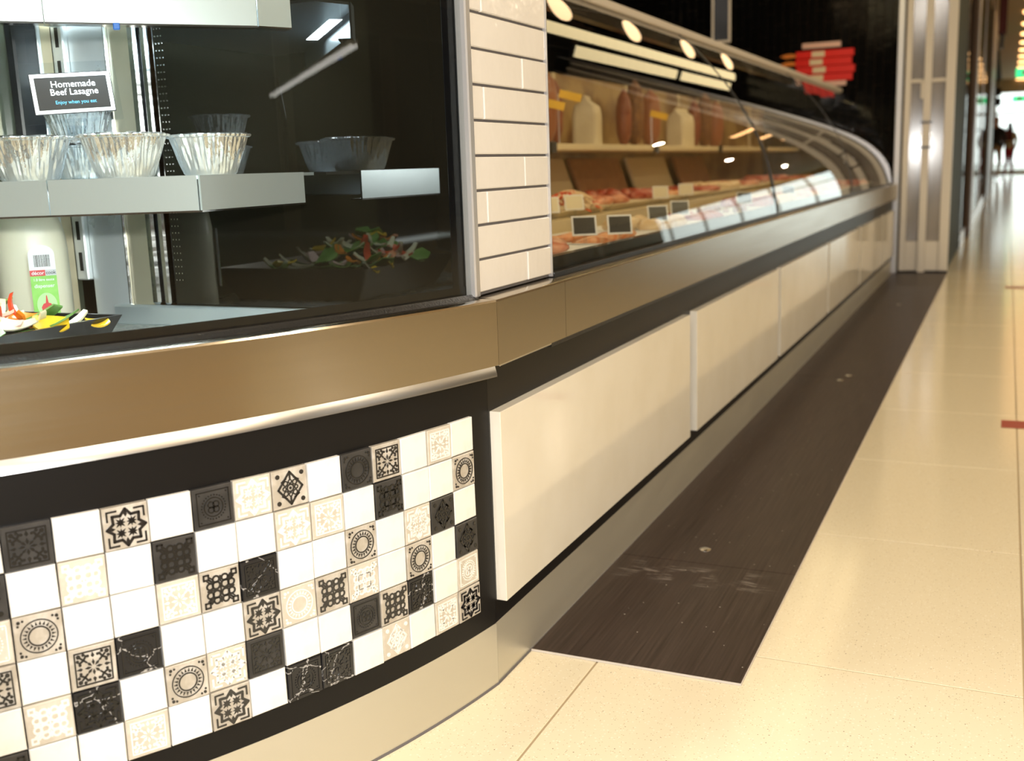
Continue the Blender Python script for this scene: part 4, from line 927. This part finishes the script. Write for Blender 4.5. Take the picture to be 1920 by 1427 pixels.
for i, (y, k) in enumerate(SP):
    wd = ('brown mottled', 'dark red', 'dark brown thick')[k]
    wh = 'left of the tall paper bag' if y < 3.57 else 'between the two paper bags' if y < 4.75 else 'beyond the farther paper bag'
    tag(put(sal[k], 'cured_sausage', None, (-1.36+.012*(i % 3), y, .8255), (0, 0, i*.9)), '%s cured sausage upright on the rear shelf, %s' % (wd, wh), 'food', '%s cured sausages %s' % (wd, wh))
for i, (y, z, lb_) in enumerate(((3.02, .93, 'lower yellow ticket by the left end of the sausages'), (3.14, .96, 'upper yellow ticket by the left end of the sausages'), (4.10, .93, 'yellow ticket beyond the tall paper bag'))):
    t = thing('shelf_ticket', lb_, 'ticket', (-1.262, y, .8255), .5, 'yellow tickets on the rear shelf')
    MB().box(-.035, .035, -.001, .001, z-.8255, z-.8255+.024, 0, .0004).build('card', 'tag_yellow', t, rot=(0, .25, 0)); MB().tube([(0, .003, 0), (0, .003, z-.81)], .0015, 6).build('stem', 'aluminium', t)
# boards leaning at the back of the raised deck
for i, (y, mt, lb_) in enumerate(((2.75, 'board_brown', 'brown wooden board leaning at the back nearest the pillar'), (3.35, 'case_cream', 'cream board leaning behind the shredded salad'), (3.95, 'board_brown', 'brown wooden board leaning beyond the first glass joint'), (4.6, 'case_cream', 'cream board leaning midway along the case'), (5.3, 'board_brown', 'brown wooden board leaning near the second glass joint'))):
    tag(MB().box(-.008, .008, -.27, .27, 0, .165, 0, .003).build('serving_board', mt, None, (-1.395, y, .627), (0, -.35, .0)), lb_, 'board', 'boards leaning at the back of the case')
# ================================================================== RED PRICE BOARD, MENU FRAME
rs = thing('price_board', 'red price board of stacked strips on the black tiled wall', 'sign', (-1.17, 7.5935, 1.35))
for i, (z, dx) in enumerate(((.083, 0), (.032, -.012), (-.019, .008), (-.070, -.006))):
    s_ = MB().box(-.16+dx*.3, .215+dx, -.006, .004, z-.0235, z+.0235, 0, .002).build('red_strip', 'sign_red', rs)
    MB().box(-.056+dx, .028+dx, -.0075, -.0058, z-.018, z+.018, 0, .0006).build('price_card', 'sign_cream', s_)
    if i < 3:
        fb = MB(); fb.prism([(-.10, 0), (-.06, -.016), (-.0, -.012), (.01, .003), (-.02, .014), (-.06, .012)], -.003, .003, 0, lambda x, y, z_: (x, z_, y))
        fb.build('orange_picture', 'sign_orange', rs, (-.165, 0, z))
MB().box(-.12, .13, -.006, .004, .122, .157, 0, .002).build('header_strip', 'sign_pink', rs)
MB().box(-.13, .17, -.006, .004, -.128, -.0955, 0, .002).build('footer_strip', 'sign_pink', rs)
mf = thing('menu_board', 'narrow white framed dark menu board hanging before the black wall', 'menu board', (-1.573, 6.5, 1.70))
for a, b_, c, d in ((-.055, -.042, -.26, .3), (.042, .055, -.26, .3), (-.042, .042, -.26, -.247), (-.042, .042, .287, .3)):
    MB().box(a, b_, -.01, .01, c, d, 0, .002).build('frame', 'white_frame', mf, rot=(0, 0, .15))
MB().box(-.0419, .0419, -.003, .003, -.2469, .2869).build('board_panel', 'black_plastic', mf, rot=(0, 0, .15))
MB().tube([(0, 0, .3), (0, 0, 1.5)], .004).build('hanging_rod', 'aluminium', mf)

# ================================================================== GLAZED DOOR AT THE END OF THE COUNTER
dr = sempty('door_1', (-0.47, 7.45, 0))
ang = math.radians(4.0)
post = MB().box(-.668+.47, -.630+.47, -.05, .0, 0, 3.2, 0, .004).build('door_post', 'aluminium', dr)
MB().box(-.629+.47, -.619+.47, -.03, .0, 0, 3.2).build('door_gasket', 'black_plastic', dr)
leafe = bpy.data.objects.new('door_leaf', None); C.objects.link(leafe); leafe.parent = dr; leafe.rotation_euler = (0, 0, ang)
def dl_(a, b_, c, d, nm, mt, y0=-.02, y1=.015, ch=.002): return MB().box(a, b_, y0, y1, c, d, 0, ch).build(nm, mt, leafe)
dl_(-.150, -.113, .015, 3.1, 'stile', 'white_frame'); dl_(-.037, .008, .006, 3.1, 'stile', 'white_frame', -.035, .015); dl_(.090, .146, .015, 3.1, 'stile', 'white_frame')
for a, b_ in ((-.112, -.038), (.009, .089)):
    dl_(a, b_, .015, .205, 'kick_panel', 'white_frame', -.012, .01)
    dl_(a, b_, 1.200, 1.222, 'rail', 'white_frame', -.016, .01)
    dl_(a, b_, .206, 1.199, 'glass_pane', 'glass_frosted', -.004, .004, 0); dl_(a, b_, 1.223, 3.1, 'glass_pane', 'glass_frosted', -.004, .004, 0)
dl_(-.055, -.036, 1.10, 1.20, 'lock_plate', 'white_frame', -.03, -.005)
for z in (.955, .800): dl_(-.050, .022, z-.006, z+.006, 'handle_mount', 'black_plastic', -.045, -.036)
for z in (.862, .883):
    for x in (-.046, .016): dl_(x-.009, x+.009, z-.006, z+.006, 'handle_button', 'stud', -.05, -.036)
MB().box(-.15, .15, -.03, .03, 0.0005, .012).build('threshold', 'black_plastic', dr)

# shopfront running on along the aisle
sf = sempty('window_2', (-0.33, 7.46, 0))
MB().box(-.05, -.002, 0.05, 1.93, 0, 3.2).build('side_pier', 'wall_green', sf)
for y0, y1 in ((2.0, 3.2), (4.95, 7.6), (7.7, 11.4)):
    MB().box(-.012, 0, y0, y1, .10, 2.9).build('glass_pane', 'glass_shop', sf)
    MB().box(-.03, .004, y0, y1, 0, .10).build('bottom_rail', 'aluminium', sf)
for y0, y1, mt, x1 in ((0.0, .045, 'white_frame', .006), (1.94, 1.99, 'black_plastic', .006), (3.22, 3.75, 'wall_brown', .03), (3.78, 4.45, 'white_frame', .022), (4.5, 4.9, 'wall_brown', .01), (7.61, 7.69, 'aluminium', .008), (11.45, 15.6, 'wall_grey', .035)):
    MB().box(-.05, x1, y0, y1, 0, 3.2, 0, .003).build('mullion', mt, sf)
MB().box(-.04, .004, 0, 15.7, 2.9, 3.2).build('head_panel', 'wall_shop', sf)
struct(MB().box(-6.4, -.6, 23.2, 23.4, 0, 3.2).build('wall_shop', 'wall_brown'))

# ================================================================== LIGHT FITTINGS AND THINGS DOWN THE AISLE
for k, y in enumerate((4.30, 5.25, 6.28, 7.25)):
    t = thing('pendant_lamp', 'round warm pendant lamp hanging over the glass case', 'lamp', (-1.20, y, 1.90), 0, 'pendant lamps over the case')
    MB().lathe([(.122, 0), (.125, .012), (.07, .07), (.02, .09)], 28).build('shade', 'black_plastic', t, smooth=50)
    MB().disc(0, 0, .118, -.004, -.0003, 28).build('diffuser', 'lamp_disc', t)
    MB().tube([(0, 0, .09), (0, 0, 1.3)], .004).build('cord', 'black_plastic', t)
for k, (x, y0, y1) in enumerate(((-.985, 4.1, 7.4), (-.822, 4.45, 6.02), (-.822, 6.12, 7.3))):
    t = thing('tube_light', 'long warm tube light hung over the glass case', 'lamp', (x, (y0+y1)/2, 1.90), 0, 'tube lights over the case'); h = (y1-y0)/2
    MB().box(-.065, .065, -h, h, .012, .03, 0, .003).build('housing', 'black_plastic', t)
    MB().box(-.055, .055, -h+.01, h-.01, 0, .012, 0, .003).build('tube', 'lamp_tube', t)
    for q in (-h+.2, h-.2): MB().tube([(0, q, .03), (0, q, 1.3)], .003).build('hanger', 'black_plastic', t)
for k in range(14):
    y = 16 + 2.0*k
    t = tag(MB().box(-.5, .5, -.10, .10, -.03, 0, 0, .004).build('ceiling_light', 'lamp_warm', None, (0.62, y, 3.199)), 'orange glowing ceiling light panel in a row down the aisle', 'ceiling light', 'orange ceiling lights down the aisle')
def exit_sign(loc, lb_, s=1):
    t = thing('exit_sign', lb_, 'exit sign', loc, 0, None)
    MB().box(-.19*s, .19*s, -.03, .03, -.09*s, .09*s, 0, .006).build('sign_box', 'exit_green', t)
    MB().box(-.08*s, .04*s, -.033, -.0302, -.05*s, .05*s).prism([(.04*s, -.07*s), (.13*s, 0), (.04*s, .07*s)], -.033, -.0302, 0, lambda x, y, z: (x, z, y)).build('arrow', 'white_plastic', t)
    MB().tube([(0, 0, .09*s), (0, 0, 3.2-loc[2])], .008).build('hanger', 'aluminium', t)
exit_sign((.25, 25.0, 2.33), 'green lit exit sign nearer in the aisle'); exit_sign((.21, 36.0, 2.28), 'green lit exit sign farther down the aisle')
t = thing('hanging_banner', 'dark red narrow banner hanging from the aisle ceiling', 'banner', (-.14, 15.0, 2.53))
MB().box(-.046, .046, -.12, .12, -.36, .36, 0, .004).build('cloth', 'banner_red', t); MB().box(-.02, .02, -.03, .03, -.53, -.36).build('weight', 'black_plastic', t); MB().tube([(0, 0, .36), (0, 0, .67)], .01).build('hanger', 'aluminium', t)
t = thing('loudspeaker', 'small black loudspeaker pair hanging above the far window', 'loudspeaker', (-.33, 30.0, 2.095))
MB().box(-.10, .10, -.1, .1, .02, .22, 0, .02).build('cabinet', 'cloth_black', t); MB().box(-.10, .10, -.1, .1, -.22, -.02, 0, .02).build('cabinet', 'cloth_black', t); MB().tube([(0, 0, .02), (0, 0, 1.105)], .02).build('hanger', 'black_plastic', t)
t = thing('hanging_sign', 'small dark red sign hanging before the bright window', 'sign', (-.066, 35.0, 1.22))
MB().box(-.16, .16, -.01, .01, -.16, .16, 0, .003).build('sign_panel', 'banner_red', t); MB().box(-.16, .8, -.012, .012, .165, .2).tube([(.7, 0, .2), (.7, 0, 1.9)], .015).build('bracket', 'cloth_black', t)

t = thing('linear_pendant', 'pair of long led tubes hanging in the shop opposite', 'lamp', (8.75, 2.70, 1.70), math.atan2(2.26-3.15, 11.4-6.1))
for q in (-.05, .05): MB().box(-2.68, 2.68, q-.018, q+.018, -.012, .012).build('led_tube', 'led_white', t)
MB().box(-2.7, 2.7, -.08, .08, .0125, .04, 0, .004).build('housing', 'white_frame', t)
for q in (-2.2, 2.2): MB().tube([(q, 0, .04), (q, 0, 1.5)], .004).build('hanger', 'aluminium', t)
def person(loc, rz, label, top, leg, sc=1.0):
    J = {'pel': (0, 0, .95, .13), 'wa': (0, 0, 1.10, .125), 'ch': (0, 0, 1.32, .145), 'ne': (0, .01, 1.47, .055), 'h1': (0, .02, 1.58, .085), 'h2': (0, .02, 1.68, .088), 'h3': (0, .015, 1.76, .05)}
    E_ = [('pel', 'wa'), ('wa', 'ch'), ('ch', 'ne'), ('ne', 'h1'), ('h1', 'h2'), ('h2', 'h3')]
    for s, k in ((1, 'l'), (-1, 'r')):
        J.update({k+'hip': (.10*s, 0, .90, .095), k+'kn': (.11*s, .05*s, .50, .062), k+'an': (.11*s, -.06*s, .09, .042), k+'to': (.12*s, .10-.06*s, .04, .038),
                  k+'sh': (.19*s, 0, 1.38, .062), k+'el': (.26*s, -.02, 1.10, .045), k+'wr': (.25*s, .10, .88, .032), k+'ha': (.245*s, .14, .80, .034), k+'ft': (.24*s, .16, .735, .018), k+'tb': (.215*s, .17, .80, .014)})
        E_ += [('pel', k+'hip'), (k+'hip', k+'kn'), (k+'kn', k+'an'), (k+'an', k+'to'), ('ch', k+'sh'), (k+'sh', k+'el'), (k+'el', k+'wr'), (k+'wr', k+'ha'), (k+'ha', k+'ft'), (k+'ha', k+'tb')]
    ks = list(J); me = bpy.data.meshes.new('person'); me.from_pydata([J[k][:3] for k in ks], [(ks.index(a), ks.index(b)) for a, b in E_], [])
    o = bpy.data.objects.new('person', me); C.objects.link(o); m = o.modifiers.new('s', 'SKIN'); o.modifiers.new('d', 'SUBSURF').levels = 1
    for i, k in enumerate(ks): me.skin_vertices[0].data[i].radius = (J[k][3],)*2; me.skin_vertices[0].data[i].use_root = (k == 'pel')
    bpy.context.view_layer.update(); me2 = bpy.data.meshes.new_from_object(o.evaluated_get(bpy.context.evaluated_depsgraph_get())); bpy.data.objects.remove(o)
    for q in (top, leg, 'skin', 'hair', 'cloth_black'): me2.materials.append(MATS[q])
    for p in me2.polygons:
        c = p.center; p.use_smooth = True
        p.material_index = 4 if c.z < .09 else 1 if c.z < .93 and abs(c.x) < .2 else 2 if c.z < .90 else 0 if c.z < 1.47 else 3 if (c.z > 1.70 or (c.y < 0.0 and c.z > 1.52)) else 2
    me2.name = 'person'; o = put(me2, 'person', None, loc, (0, 0, rz)); o.scale = (sc,)*3
    return tag(o, label, 'person')
person((-.33, 33.0, 0), 2.6, 'person in black top and beige trousers walking far down the aisle', 'cloth_black', 'cloth_beige', .98)
person((.02, 38.0, 0), 0.6, 'person in beige jacket and red trousers beyond the one in black', 'cloth_beige', 'cloth_red', .95)
